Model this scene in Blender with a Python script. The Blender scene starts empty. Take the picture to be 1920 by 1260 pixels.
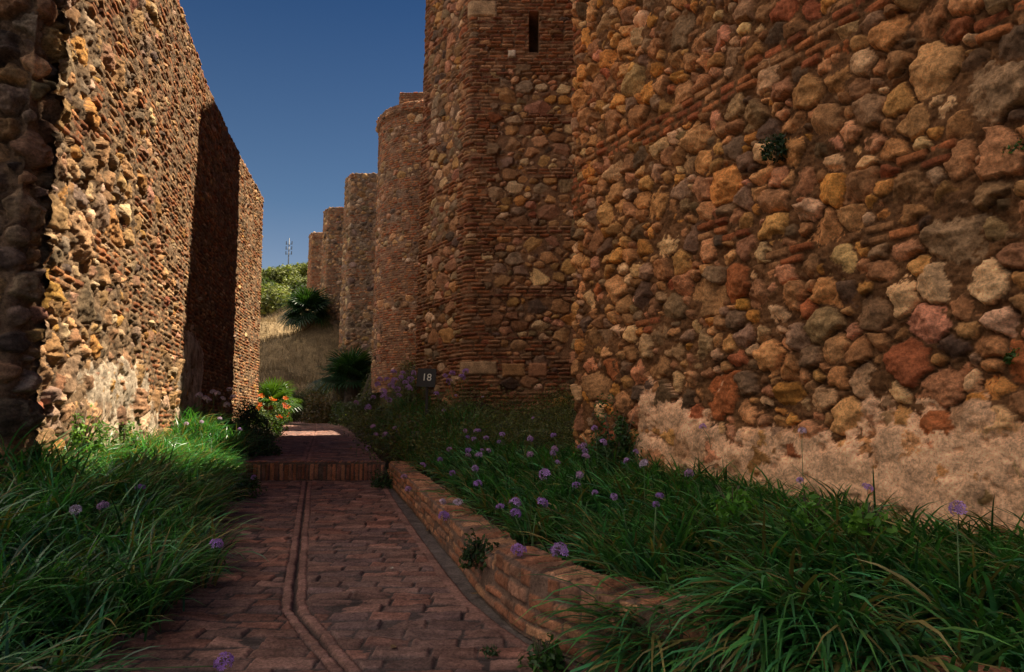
import bpy, math, random
import numpy as np
C = bpy.context
scene = C.scene
R = math.radians

# ------------------------------------------------------------------ camera
cam_d = bpy.data.cameras.new("camera"); cam = bpy.data.objects.new("camera", cam_d)
scene.collection.objects.link(cam); scene.camera = cam
cam_d.sensor_width = 36; cam_d.lens = 24; cam_d.clip_start = .05; cam_d.clip_end = 3000
cam.location = (0, 0, 1.3); cam.rotation_euler = (R(97.2), 0, 0)
# ------------------------------------------------------------------ sky, sun, exposure
SUN_EL = 60.0; SUN_AZ = math.degrees(math.atan2(.95, .313))      # azimuth clockwise from +Y
world = bpy.data.worlds.new("World"); scene.world = world; world.use_nodes = True
wn = world.node_tree.nodes; wl = world.node_tree.links
bg = wn["Background"]; bg.inputs[1].default_value = .05
sky = wn.new("ShaderNodeTexSky"); sky.sky_type = 'NISHITA'; sky.sun_disc = False
sky.sun_elevation = R(SUN_EL); sky.sun_rotation = R(SUN_AZ); sky.air_density = 1.0; sky.dust_density = .4; sky.ozone_density = 1.3
tcw = wn.new("ShaderNodeTexCoord"); sep = wn.new("ShaderNodeSeparateXYZ"); wl.new(tcw.outputs['Generated'], sep.inputs[0])
rmp = wn.new("ShaderNodeValToRGB"); wl.new(sep.outputs['Z'], rmp.inputs[0]); e_ = rmp.color_ramp.elements
e_[0].position = .0; e_[0].color = (1.22, .90, .78, 1); e_[1].position = .58; e_[1].color = (.12, .24, .37, 1); q_ = e_.new(.3); q_.color = (.41, .49, .54, 1)
mlt = wn.new("ShaderNodeMix"); mlt.data_type = 'RGBA'; mlt.blend_type = 'MULTIPLY'; mlt.inputs[0].default_value = 1; wl.new(sky.outputs[0], mlt.inputs[6]); wl.new(rmp.outputs[0], mlt.inputs[7])
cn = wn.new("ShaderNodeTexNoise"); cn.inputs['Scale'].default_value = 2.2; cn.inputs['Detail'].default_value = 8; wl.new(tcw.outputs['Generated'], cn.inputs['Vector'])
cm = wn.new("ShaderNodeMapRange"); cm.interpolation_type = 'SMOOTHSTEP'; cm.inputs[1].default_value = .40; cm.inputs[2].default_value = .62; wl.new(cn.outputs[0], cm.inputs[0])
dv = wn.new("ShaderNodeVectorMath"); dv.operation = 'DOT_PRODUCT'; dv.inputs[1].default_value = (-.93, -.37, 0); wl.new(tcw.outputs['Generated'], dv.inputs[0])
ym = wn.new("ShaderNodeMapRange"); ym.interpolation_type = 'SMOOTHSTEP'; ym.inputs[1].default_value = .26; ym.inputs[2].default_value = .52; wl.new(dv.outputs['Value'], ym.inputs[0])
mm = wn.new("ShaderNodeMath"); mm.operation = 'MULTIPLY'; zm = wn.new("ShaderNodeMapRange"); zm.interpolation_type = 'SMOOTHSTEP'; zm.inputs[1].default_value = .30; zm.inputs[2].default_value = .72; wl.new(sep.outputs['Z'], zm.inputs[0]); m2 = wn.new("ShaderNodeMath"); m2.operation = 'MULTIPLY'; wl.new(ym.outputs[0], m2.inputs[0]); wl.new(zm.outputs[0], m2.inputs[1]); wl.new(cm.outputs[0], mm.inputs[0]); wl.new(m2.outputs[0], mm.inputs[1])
cl = wn.new("ShaderNodeMix"); cl.data_type = 'RGBA'; wl.new(mm.outputs[0], cl.inputs[0]); wl.new(mlt.outputs[2], cl.inputs[6]); cl.inputs[7].default_value = (33, 28.5, 23, 1)  # bright cloud veil added to the unseen left sky to fill the shaded walls
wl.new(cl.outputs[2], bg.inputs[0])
sun_d = bpy.data.lights.new("sun", 'SUN'); sun = bpy.data.objects.new("sun", sun_d); scene.collection.objects.link(sun)
sun_d.energy = 4.3; sun_d.angle = R(.5); sun_d.color = (1, .87, .68)
sun.rotation_euler = (R(90 - SUN_EL), 0, R(180 - SUN_AZ)); sun.location = (20, 10, 40)
scene.view_settings.view_transform = 'Standard'; scene.view_settings.look = 'None'
scene.view_settings.exposure = 1.5; scene.view_settings.gamma = 1
try:
    scene.cycles.max_bounces = 8; scene.cycles.diffuse_bounces = 5; scene.cycles.transparent_max_bounces = 4
    scene.cycles.use_denoising = True
except Exception: pass

# ------------------------------------------------------------------ helpers
def link(o): scene.collection.objects.link(o); return o
def tag(o, label=None, cat=None, group=None, kind=None):
    if label: o['label'] = label
    if cat: o['category'] = cat
    if group: o['group'] = group
    if kind: o['kind'] = kind
    return o
def empty(name, loc=(0, 0, 0), rz=0):
    o = bpy.data.objects.new(name, None); o.location = loc; o.rotation_euler = (0, 0, rz); o.empty_display_size = .1
    return link(o)
def mesh_obj(name, V, Fq, mat, parent=None, col=None, smooth=True, tris=None):
    """V (n,3); Fq (m,4) quads; tris (k,3)"""
    V = np.asarray(V, np.float32); me = bpy.data.meshes.new(name)
    nq = 0 if Fq is None else len(Fq); nt_ = 0 if tris is None else len(tris)
    loops = np.concatenate([np.asarray(Fq, np.int32).ravel() if nq else np.zeros(0, np.int32), np.asarray(tris, np.int32).ravel() if nt_ else np.zeros(0, np.int32)])
    starts = np.concatenate([np.arange(nq) * 4, nq * 4 + np.arange(nt_) * 3]).astype(np.int32)
    me.vertices.add(len(V)); me.vertices.foreach_set("co", V.ravel())
    me.loops.add(len(loops)); me.loops.foreach_set("vertex_index", loops.astype(np.int32))
    me.polygons.add(nq + nt_); me.polygons.foreach_set("loop_start", starts)
    me.update(calc_edges=True); me.validate()
    me.polygons.foreach_set("use_smooth", np.full(len(me.polygons), smooth, bool))
    if col is not None:
        a = me.color_attributes.new("Col", 'FLOAT_COLOR', 'POINT')
        c = np.ones((len(V), 4), np.float32); c[:, :3] = col; a.data.foreach_set("color", c.ravel())
    if mat: me.materials.append(mat)
    o = bpy.data.objects.new(name, me); link(o)
    if parent: o.parent = parent
    return o
def part_mesh(src, name, parent):
    o = bpy.data.objects.new(name, src); link(o); o.parent = parent; return o
def copy_tree(o, parent=None):
    c = o.copy(); link(c)
    if parent: c.parent = parent
    for ch in list(o.children): copy_tree(ch, c)
    return c
class MB:
    """collects quads/tris with per-vertex colour"""
    def __init__(s): s.v = []; s.q = []; s.t = []; s.c = []; s.n = 0
    def add(s, V, Q=None, T=None, col=(1, 1, 1)):
        V = np.asarray(V, float)
        if Q is not None and len(Q): s.q.append(np.asarray(Q, int) + s.n)
        if T is not None and len(T): s.t.append(np.asarray(T, int) + s.n)
        s.v.append(V); c = np.asarray(col, float); s.c.append(np.broadcast_to(c, (len(V), 3))); s.n += len(V)
    def box(s, c, d, col=(1, 1, 1)):
        c = np.array(c); d = np.array(d) / 2
        V = np.array([[x, y, z] for z in (-1, 1) for y in (-1, 1) for x in (-1, 1)]) * d + c
        s.add(V, [[0, 2, 3, 1], [4, 5, 7, 6], [0, 1, 5, 4], [1, 3, 7, 5], [3, 2, 6, 7], [2, 0, 4, 6]], col=col)
    def tube(s, pts, rad, k=6, col=(1, 1, 1)):
        pts = np.asarray(pts, float); n = len(pts); rad = np.broadcast_to(rad, (n,)); ring = []
        for i in range(n):
            d = pts[min(i + 1, n - 1)] - pts[max(i - 1, 0)]; d /= np.linalg.norm(d) + 1e-9
            a = np.cross(d, [0, 0, 1] if abs(d[2]) < .9 else [1, 0, 0]); a /= np.linalg.norm(a); b = np.cross(d, a)
            th = np.arange(k) * 2 * math.pi / k
            ring.append(pts[i] + rad[i] * (np.cos(th)[:, None] * a + np.sin(th)[:, None] * b))
        V = np.concatenate(ring + [pts[:1], pts[-1:]]); Q = []; T = []
        for i in range(n - 1):
            for j in range(k): Q.append([i * k + j, i * k + (j + 1) % k, (i + 1) * k + (j + 1) % k, (i + 1) * k + j])
        for j in range(k):
            T.append([n * k, (j + 1) % k, j]); T.append([n * k + 1, (n - 1) * k + j, (n - 1) * k + (j + 1) % k])
        s.add(V, Q, T, col)
    def build(s, name, mat, parent=None, smooth=True):
        return mesh_obj(name, np.concatenate(s.v), np.concatenate(s.q) if s.q else None, mat, parent, np.concatenate(s.c), smooth, np.concatenate(s.t) if s.t else None)

# ------------------------------------------------------------------ numpy noise
def lat(rng, x, y):
    n = 256; g = rng.random((n, n)); xi = np.floor(x).astype(int); yi = np.floor(y).astype(int)
    fx = x - xi; fy = y - yi; fx = fx * fx * fx * (fx * (fx * 6 - 15) + 10); fy = fy * fy * fy * (fy * (fy * 6 - 15) + 10)
    a = g[xi % n, yi % n]; b = g[(xi + 1) % n, yi % n]; c = g[xi % n, (yi + 1) % n]; d = g[(xi + 1) % n, (yi + 1) % n]
    return ((a + (b - a) * fx) * (1 - fy) + (c + (d - c) * fx) * fy) * 2 - 1
def fbm(rng, x, y, f, oct=4, gain=.5, ridged=False):
    r = np.zeros_like(x); a = 1.; tot = 0
    for o in range(oct):
        v = lat(rng, x * f + 17.3 * o + 50, y * f + 9.1 * o + 50)
        if ridged: v = 1 - 2 * np.abs(v)
        r += a * v; tot += a; a *= gain; f *= 2.03
    return r / tot
def sstep(a, b, x):
    t = np.clip((x - a) / (b - a), 0, 1); return t * t * (3 - 2 * t)

# ------------------------------------------------------------------ materials
def new_mat(name):
    m = bpy.data.materials.new(name); m.use_nodes = True; nt = m.node_tree; b = nt.nodes["Principled BSDF"]; return m, nt, b
def N(nt, typ, **kw):
    n = nt.nodes.new(typ)
    for k, v in kw.items():
        if k.startswith('i_'): n.inputs[int(k[2:]) if k[2:].isdigit() else k[2:].replace('_', ' ')].default_value = v
        else: setattr(n, k, v)
    return n
def mat_masonry(name, sc=1.0, bump=.5, rough=.92, tint=(1, 1, 1), var=(.55, 1.3)):
    m, nt, b = new_mat(name); L = nt.links.new
    at = N(nt, "ShaderNodeAttribute", attribute_name="Col"); tc = N(nt, "ShaderNodeTexCoord")
    n1 = N(nt, "ShaderNodeTexNoise", i_Scale=5 * sc, i_Detail=8., i_Roughness=.65); L(tc.outputs['Object'], n1.inputs['Vector'])
    n2 = N(nt, "ShaderNodeTexNoise", i_Scale=45 * sc, i_Detail=6., i_Roughness=.7); L(tc.outputs['Object'], n2.inputs['Vector'])
    r1 = N(nt, "ShaderNodeMapRange", i_1=.3, i_2=.7, i_3=var[0], i_4=var[1]); L(n1.outputs[0], r1.inputs[0])
    r2 = N(nt, "ShaderNodeMapRange", i_1=.3, i_2=.7, i_3=.45, i_4=1.5); L(n2.outputs[0], r2.inputs[0])
    mu = N(nt, "ShaderNodeMath", operation='MULTIPLY'); L(r1.outputs[0], mu.inputs[0]); L(r2.outputs[0], mu.inputs[1])
    vm = N(nt, "ShaderNodeVectorMath", operation='SCALE'); L(at.outputs['Color'], vm.inputs[0]); L(mu.outputs[0], vm.inputs['Scale'])
    vt = N(nt, "ShaderNodeVectorMath", operation='MULTIPLY'); vt.inputs[1].default_value = tint; L(vm.outputs[0], vt.inputs[0])
    L(vt.outputs[0], b.inputs['Base Color']); b.inputs['Roughness'].default_value = rough; b.inputs['Specular IOR Level'].default_value = .2
    n3 = N(nt, "ShaderNodeTexNoise", i_Scale=70 * sc, i_Detail=8., i_Roughness=.75); L(tc.outputs['Object'], n3.inputs['Vector'])
    bp = N(nt, "ShaderNodeBump", i_Strength=bump, i_Distance=.02 / sc); L(n3.outputs[0], bp.inputs['Height']); L(bp.outputs[0], b.inputs['Normal'])
    return m
def mat_leaf(name, rough=.45, trans=.35, gain=(1, 1, 1), tg=(1.3, 1.5, .5), spec=.4):
    m, nt, b = new_mat(name); L = nt.links.new
    at = N(nt, "ShaderNodeAttribute", attribute_name="Col"); tc = N(nt, "ShaderNodeTexCoord")
    n1 = N(nt, "ShaderNodeTexNoise", i_Scale=9., i_Detail=4.); L(tc.outputs['Object'], n1.inputs['Vector'])
    r1 = N(nt, "ShaderNodeMapRange", i_1=.3, i_2=.7, i_3=.7, i_4=1.3); L(n1.outputs[0], r1.inputs[0])
    vm = N(nt, "ShaderNodeVectorMath", operation='SCALE'); L(at.outputs['Color'], vm.inputs[0]); L(r1.outputs[0], vm.inputs['Scale'])
    vt = N(nt, "ShaderNodeVectorMath", operation='MULTIPLY'); vt.inputs[1].default_value = gain; L(vm.outputs[0], vt.inputs[0])
    L(vt.outputs[0], b.inputs['Base Color']); b.inputs['Roughness'].default_value = rough; b.inputs['Specular IOR Level'].default_value = spec
    tr = N(nt, "ShaderNodeBsdfTranslucent"); v2 = N(nt, "ShaderNodeVectorMath", operation='MULTIPLY'); v2.inputs[1].default_value = tg
    L(vt.outputs[0], v2.inputs[0]); L(v2.outputs[0], tr.inputs[0])
    mx = N(nt, "ShaderNodeMixShader", i_0=trans); L(b.outputs[0], mx.inputs[1]); L(tr.outputs[0], mx.inputs[2])
    L(mx.outputs[0], nt.nodes["Material Output"].inputs[0]); return m
def mat_plain(name, col, rough=.6, var=.25, sc=8., metal=0.):
    m, nt, b = new_mat(name); L = nt.links.new; tc = N(nt, "ShaderNodeTexCoord")
    n1 = N(nt, "ShaderNodeTexNoise", i_Scale=sc, i_Detail=6.); L(tc.outputs['Object'], n1.inputs['Vector'])
    r = N(nt, "ShaderNodeMapRange", i_1=.3, i_2=.7, i_3=1 - var, i_4=1 + var); L(n1.outputs[0], r.inputs[0])
    vm = N(nt, "ShaderNodeVectorMath", operation='SCALE'); vm.inputs[0].default_value = col; L(r.outputs[0], vm.inputs['Scale'])
    L(vm.outputs[0], b.inputs['Base Color']); b.inputs['Roughness'].default_value = rough; b.inputs['Metallic'].default_value = metal
    bp = N(nt, "ShaderNodeBump", i_Strength=.2, i_Distance=.01); L(n1.outputs[0], bp.inputs['Height']); L(bp.outputs[0], b.inputs['Normal'])
    return m
M_wall = mat_masonry("rubble_stone", 1, .9, tint=(1.62, 1.22, .88), var=(.5, 1.35)); M_lwall = mat_masonry("weathered_rubble", 1, .9, tint=(.95, .86, .76), var=(.28, 1.5)); M_far = mat_masonry("far_stone", .5, .6, tint=(1.08, .96, .86)); M_tower = mat_masonry("tower_stone", 1, .9, tint=(1.08, .90, .74), var=(.5, 1.35)); M_path = mat_masonry("path_brick", 1.3, .7, .85, tint=(1.34, 1.26, 1.32))
M_grass = mat_leaf("strap_leaf", .33, .3, spec=.55); M_leaf = mat_leaf("small_leaf", .5, .35); M_palm = mat_leaf("palm_leaf", .4, .35, tg=(1.6, 1.6, .4))
M_dry = mat_leaf("dry_grass", .8, .2, tg=(1, 1, 1)); M_petal = mat_leaf("petal", .6, .35, tg=(1.1, 1, 1.2)); M_tree = mat_leaf("tree_leaf", .6, .25)
M_stem = mat_leaf("stem", .6, 0.05); M_bark = mat_plain("bark", (.12, .08, .05), .9, .4)
M_black = mat_plain("black_paint", (.006, .006, .007), .5, .2); M_cream = mat_plain("cream_paint", (.75, .72, .62), .6, .05)
M_metal = mat_plain("grey_metal", (.10, .10, .10), .5, .2, metal=.6)

# ------------------------------------------------------------------ masonry
TAN, OCH, GRY, DRK, RED, PAL, PNK, BRN = (.42, .26, .135), (.44, .245, .085), (.25, .185, .13), (.12, .09, .07), (.30, .12, .065), (.52, .39, .26), (.42, .235, .15), (.28, .17, .095)
def masonry(ns, nt, ds, dt, seed, rows=(), keep=None, sizes=(), pal=None, aspect=1.35, gap=(.008, .03), Hs=(.03, .08), bev=.035,
            brick=dict(l=(.2, .32), j=.02, H=(.01, .035), col=((.30, .095, .04), (.38, .15, .06), (.24, .10, .06), (.40, .21, .10))),
            mortar=(.20, .13, .085), mort_amp=.022, warp=.012, rough=.012, plaster=None, plev=(-.05, .085), pamp=(.5, .022), pcol=(.55, .42, .32), miss=.05, tilt=.22, skip=None, rnd=.4, mlvl=0., pack=.84, wf=9, ext=.02):
    rng = np.random.default_rng(seed); rr = random.Random(seed)
    s = (np.arange(ns)) * ds; t = (np.arange(nt)) * dt; S, T = np.meshgrid(s, t)
    Sw = S + warp * fbm(rng, S, T, wf, 4, .6) + warp * 1.5 * fbm(rng, S, T, 2.2, 2); Tw = T + warp * fbm(rng, S, T, wf, 4, .6) + warp * 2.0 * fbm(rng, S, T, .9, 2)
    Sb = S + .35 * (Sw - S); Tb = T + .35 * (Tw - T)
    Eb = np.full(S.shape, -1.); IB = np.full(S.shape, -1, int); bc = []; bH = []; bT = []
    for (t0, h, l0, l1) in rows:
        x = -rr.random() * l1; j = brick['j']
        while x < ns * ds:
            l = rr.uniform(l0, l1); cx = x + l / 2; dz = rr.gauss(0, .004); hh = h * rr.uniform(.88, 1.05)
            if (keep is None or keep(cx, t0 + h / 2)) and rr.random() > miss:
                i0, i1 = max(0, int((x - .08) / ds)), min(ns, int((x + l + .08) / ds) + 1); k0, k1 = max(0, int((t0 - .08) / dt)), min(nt, int((t0 + h + .08) / dt) + 1)
                if i1 > i0 and k1 > k0:
                    w = (slice(k0, k1), slice(i0, i1))
                    qx = np.abs(Sb[w] - cx) - (l / 2 - brick.get('jx', j) / 2); qy = np.abs(Tb[w] - t0 - h / 2 - dz) - (hh / 2 - j / 2); r = brick.get('rd', .012)
                    d = np.minimum(np.maximum(qx + r, qy + r), 0) + np.hypot(np.maximum(qx + r, 0), np.maximum(qy + r, 0)) - r
                    e = -d; up = e > Eb[w]; Eb[w] = np.where(up, e, Eb[w]); IB[w] = np.where(up, len(bc), IB[w])
                    c = np.array(rr.choice(brick['col'])) * rr.uniform(.7, 1.25); bc.append(c); bH.append(rr.uniform(*brick['H'])); bT.append((rr.gauss(0, .05), cx, t0))
            x += l
    F1 = np.full(S.shape, 9.); F2 = np.full(S.shape, 9.); IS = np.full(S.shape, -1, int); sc_ = []; sH = []; sTl = []; sP = []; sG = []; sF = []
    P = np.zeros((0, 3)); L, Hh = ns * ds, nt * dt; pts = []; buf = np.zeros((9000, 3)); nb = 0
    for (r0, r1, tries) in sizes:
        for _ in range(tries):
            x, y, r = rr.uniform(-.05, L + .05), rr.uniform(-.05, Hh + .05), rr.uniform(r0, r1)
            ii, kk = min(ns - 1, max(0, int(x / ds))), min(nt - 1, max(0, int(y / dt)))
            if Eb[kk, ii] > -.55 * r / aspect or (skip is not None and skip(x, y)): continue
            if nb:
                b_ = buf[:nb]; q = ((b_[:, 0] - x) / aspect) ** 2 + (b_[:, 1] - y) ** 2
                if (q < ((b_[:, 2] + r) * pack) ** 2).any(): continue
            if nb < 9000: buf[nb] = (x, y, r); nb += 1
    for (x, y, r) in buf[:nb]:
        a = r * 1.7 * aspect + .14; b2 = r * 1.7 + .14
        i0, i1 = max(0, int((x - a) / ds)), min(ns, int((x + a) / ds) + 1); k0, k1 = max(0, int((y - b2) / dt)), min(nt, int((y + b2) / dt) + 1)
        if i1 <= i0 or k1 <= k0: continue
        w = (slice(k0, k1), slice(i0, i1)); u = (Sw[w] - x) / aspect; v = Tw[w] - y
        an = rr.gauss(0, .35); u, v = u * math.cos(an) + v * math.sin(an), -u * math.sin(an) + v * math.cos(an)
        rad = np.hypot(u, v) - r; k = rr.randint(4, 6); a0 = rr.random() * 6.28; poly = np.full(u.shape, -9.)
        for q in range(k):
            th = a0 + (q + rr.uniform(-.28, .28)) * 6.283 / k; poly = np.maximum(poly, u * math.cos(th) + v * math.sin(th) - r * rr.uniform(.68, 1.05))
        mixr = rr.random() * rnd; f = rad * mixr + poly * (1 - mixr)
        o1 = F1[w]; less = f < o1; F2[w] = np.where(less, o1, np.minimum(F2[w], f)); F1[w] = np.where(less, f, o1); IS[w] = np.where(less, len(sc_), IS[w])
        cc = np.array(rr.choices([p[0] for p in pal], [p[1] for p in pal])[0]) * rr.uniform(.72, 1.25); cc = cc * np.array([1, rr.uniform(.92, 1.08), rr.uniform(.85, 1.15)])
        sc_.append(cc); sz = min(1, .45 + r * 4); sH.append(rr.uniform(*Hs) * sz); sTl.append((rr.gauss(0, tilt), rr.gauss(0, tilt), rr.gauss(0, tilt), rr.gauss(0, tilt), rr.random())); sP.append((x, y, r)); sG.append(rr.uniform(*gap)); sF.append([(rr.gauss(0, tilt * 1.5), rr.gauss(0, tilt * 1.5), rr.uniform(.0, .22) * r) for _q in range(4)])
    if not sc_: sc_.append(np.zeros(3)); sH.append(0); sTl.append((0,) * 5); sP.append((0, 0, 1)); sG.append(9.); sF.append([(0, 0, 0)] * 4)
    if not bc: bc.append(np.zeros(3)); bH.append(0); bT.append((0, 0, 0))
    sc_, sH, sTl, sP, sG, sF = map(np.array, (sc_, sH, sTl, sP, sG, sF)); bc, bH, bT = map(np.array, (bc, bH, bT))
    mort = mlvl + mort_amp * (fbm(rng, S, T, 3, 5, .6) + .8 * fbm(rng, S, T, 16, 4, .7)); rock = fbm(rng, S, T, 9, 5, .58, True); rock2 = fbm(rng, S, T, 26, 3, .6)
    es = np.minimum((F2 - F1) / 2, -F1 + ext) - sG[IS]; es = np.where(IS < 0, -1, es)
    es = np.minimum(es, -Eb - .010); mort = mort - .05 * np.exp(-(np.minimum(es, 0) / .014) ** 2) * sstep(-.5, .4, fbm(rng, S, T, 2.5, 2))
    P_ = sP[IS]; lx = (S - P_[..., 0]); ly = (T - P_[..., 1]); tt = sTl[IS]
    bv = np.minimum(bev, P_[..., 2] * .45); q = np.clip(es / bv, 0, 1); prof = np.sqrt(1 - (1 - q) ** 2)
    fc = sF[IS]; wl_ = .012 * rock2; pl1 = np.minimum.reduce([fc[..., k, 0] * (lx + wl_) + fc[..., k, 1] * (ly - wl_) + fc[..., k, 2] for k in range(4)]); del fc
    hs = -.05 + prof * (sH[IS] + .05 + np.maximum(pl1, -.09) + rough * (rock * (.5 + tt[..., 4]) + .6 * rock2))
    hs = np.where(es > 0, np.maximum(hs, -.045), -9)
    q = np.clip(Eb / brick.get('rd', .012), 0, 1); pb = np.sqrt(1 - (1 - q) ** 2); tb = bT[IB]
    hb = np.where(Eb > 0, -.02 + pb * (bH[IB] + .02 + brick.get('r', 1) * (.006 * rock + .005 * rock2) + tb[..., 0] * (S - tb[..., 1])), -9)
    h = mort.copy(); col = np.empty(S.shape + (3,)); col[:] = np.array(mortar); col *= (1 + .22 * fbm(rng, S, T, 5, 3))[..., None]
    m = hs > h; h = np.where(m, hs, h); col[m] = sc_[IS][m]
    vein = (1 + .25 * rock + .18 * fbm(rng, S, T, 14, 3))[..., None]; col = np.where(m[..., None], col * vein, col)
    m = hb > h; h = np.where(m, hb, h); col[m] = (bc[IB] * (1 + .15 * rock2)[..., None])[m]
    if plaster is not None:
        pm = plaster(S, T) + pamp[0] * fbm(rng, S, T, 1.8, 6, .62)
        hp = plev[0] + plev[1] * sstep(-.12, .35, pm) + pamp[1] * fbm(rng, S, T, 4, 6, .66) - .03 * sstep(.35, .6, fbm(rng, S, T, 6, 3)) * 1.0
        m = (hp > h) & (pm > -.12); h = np.where(m, hp, h); blot = (1 + .22 * fbm(rng, S, T, 3.5, 4, .6))
        pc = np.array(pcol) * blot[..., None]; brown = sstep(-.05, .4, fbm(rng, S, T, 2.6, 5, .68))[..., None] * .7; pc = pc * (1 - brown) + np.array((.26, .155, .085)) * brown
        col[m] = pc[m]
    return h, np.clip(col, .01, .8), S, T

def strip(plan, prof, ds, dt, sm=3):
    """plan: outward side is to the RIGHT of travel; prof: (offset, z) polyline from bottom to top"""
    plan = np.asarray(plan, float); prof = np.asarray(prof, float)
    sl = np.concatenate([[0], np.cumsum(np.linalg.norm(np.diff(plan, axis=0), axis=1))]); tl = np.concatenate([[0], np.cumsum(np.linalg.norm(np.diff(prof, axis=0), axis=1))])
    ns = int(sl[-1] / ds) + 1; nt = int(tl[-1] / dt) + 1; s = np.arange(ns) * ds; t = np.arange(nt) * dt
    p = np.stack([np.interp(s, sl, plan[:, k]) for k in (0, 1)], 1); f = np.stack([np.interp(t, tl, prof[:, k]) for k in (0, 1)], 1)
    def smooth(a, n):
        for _ in range(n): a[1:-1] = (a[:-2] + 2 * a[1:-1] + a[2:]) / 4
        return a
    p = smooth(p, sm); f = smooth(f, 2); dp = np.gradient(p, axis=0); dp /= np.linalg.norm(dp, axis=1)[:, None] + 1e-9; n = np.stack([dp[:, 1], -dp[:, 0]], 1); n = smooth(n, 3)
    df = np.gradient(f, axis=0); df /= np.linalg.norm(df, axis=1)[:, None] + 1e-9; fn = np.stack([df[:, 1], -df[:, 0]], 1)
    return p, n, f, fn, ns, nt
def strip_mesh(name, st, h, col, mat, parent=None, core=None, mask=None):
    p, n, f, fn, ns, nt = st
    X = p[None, :, :] + n[None, :, :] * f[:, 0][:, None, None] + n[None] * (fn[:, 0][:, None] * h)[..., None]
    Z = np.broadcast_to(f[:, 1][:, None], h.shape) + fn[:, 1][:, None] * h
    V = np.concatenate([X, Z[..., None]], 2).reshape(-1, 3); I = np.arange(ns * nt).reshape(nt, ns)
    Q = np.stack([I[:-1, :-1], I[:-1, 1:], I[1:, 1:], I[1:, :-1]], 2)
    Q = Q[mask[:-1, :-1]] if mask is not None else Q.reshape(-1, 4); c = col.reshape(-1, 3)
    if core is not None:                                             # solid body behind the dressed face
        poly, z0, z1 = core; k = len(poly); b = len(V)
        V = np.concatenate([V, [[x, y, z0] for x, y in poly], [[x, y, z1] for x, y in poly]]); c = np.concatenate([c, np.full((2 * k, 3), (.2, .14, .09))])
        Qc = [[b + i, b + (i + 1) % k, b + k + (i + 1) % k, b + k + i] for i in range(k)]; Q = np.concatenate([Q, Qc])
        T = [[b + k, b + k + i, b + k + i + 1] for i in range(1, k - 1)]
        return mesh_obj(name, V, Q, mat, parent, c, True, T)
    return mesh_obj(name, V, Q, mat, parent, c)
def rowset(z0, z1, h, l=(.2, .32)): return [(z, h, l[0], l[1]) for z in np.arange(z0, z1, h)]

# ------------------------------------------------------------------ plan of the place
_R = np.array([(1.5, 2.2), (2.5, 1.1), (3.47, .33), (3.76, .08), (4.09, -.09), (4.61, -.31), (5.29, -.52), (6.95, -.98), (9.13, -1.57), (10.5, -1.92), (11.4, -2.17), (13.4, -2.69), (16, -3.4), (23.5, -5.55), (30.7, -7.7), (40, -11)])
_L = np.array([(1.5, -2.1), (2.5, -2.1), (3.47, -2.15), (3.83, -2.2), (5.29, -2.45), (6.95, -3.0), (10.5, -4.22), (11.4, -4.5), (15.8, -5.5), (23.5, -7.83), (31, -9.95), (40, -13.0)])
_B = np.array([(1.4, 2.6), (2.6, 1.2), (3.47, .47), (3.7, .28), (4.03, .06), (4.61, -.15), (6.01, -.52), (8.67, -1.26), (11.35, -2.02)])
_W = np.array([(6.2, -4.41), (10.92, -5.73), (13.68, -6.5), (16.07, -7.04), (17.75, -7.38), (21.4, -8.07)])
XR = lambda y: np.interp(y, _R[:, 0], _R[:, 1]); XL = lambda y: np.interp(y, _L[:, 0], _L[:, 1]); XB = lambda y: np.interp(y, _B[:, 0], _B[:, 1]); XW = lambda y: np.interp(y, _W[:, 0], _W[:, 1])
XRW = lambda y: .93 + .55 * (9.5 - y)
STEP = 11.4
PZ = lambda y: .03 * np.asarray(y, float) + np.where(np.asarray(y) > STEP, .3, 0)
_c = []
for y in np.arange(0, 36, 1.0):
    for q in (0, .33, .67, 1): _c.append((XL(y) * (1 - q) + (XR(y) if y > 11.3 else XB(max(1.4, y))) * q, y, float(PZ(y)) - .05))
for y in np.arange(-1, 22, 1.0):
    w = XW(max(y, 6.2)) if y > 6.2 else -4.4
    _c += [(XL(y) - .25, y, float(PZ(y)) + .10), ((XL(y) + w) / 2, y, float(PZ(y)) + .38), (w, y, float(PZ(y)) + .60), (w - 1.5, y, float(PZ(y)) + .7)]
for y in np.arange(0, 11.4, 1.0):
    b = XB(max(1.4, y)); w = XRW(min(y, 9.5)); zp = .03 * y; zw = np.interp(y, [3, 4.7, 7, 9.5], [.36, .36, .54, .82])
    _c += [(b + .3, y, zp + .33), ((b + w) / 2, y, (zp + .36 + zw) / 2), (w, y, zw), (w + 2, y, zw)]
for y, dx in ((12.5, .35), (14, .35), (16, .4), (18, .4), (20, .5), (23, .5), (26, .5), (29, .6), (32, .6)): _c.append((XR(y) + dx, y, float(PZ(y)) + .12))
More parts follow.
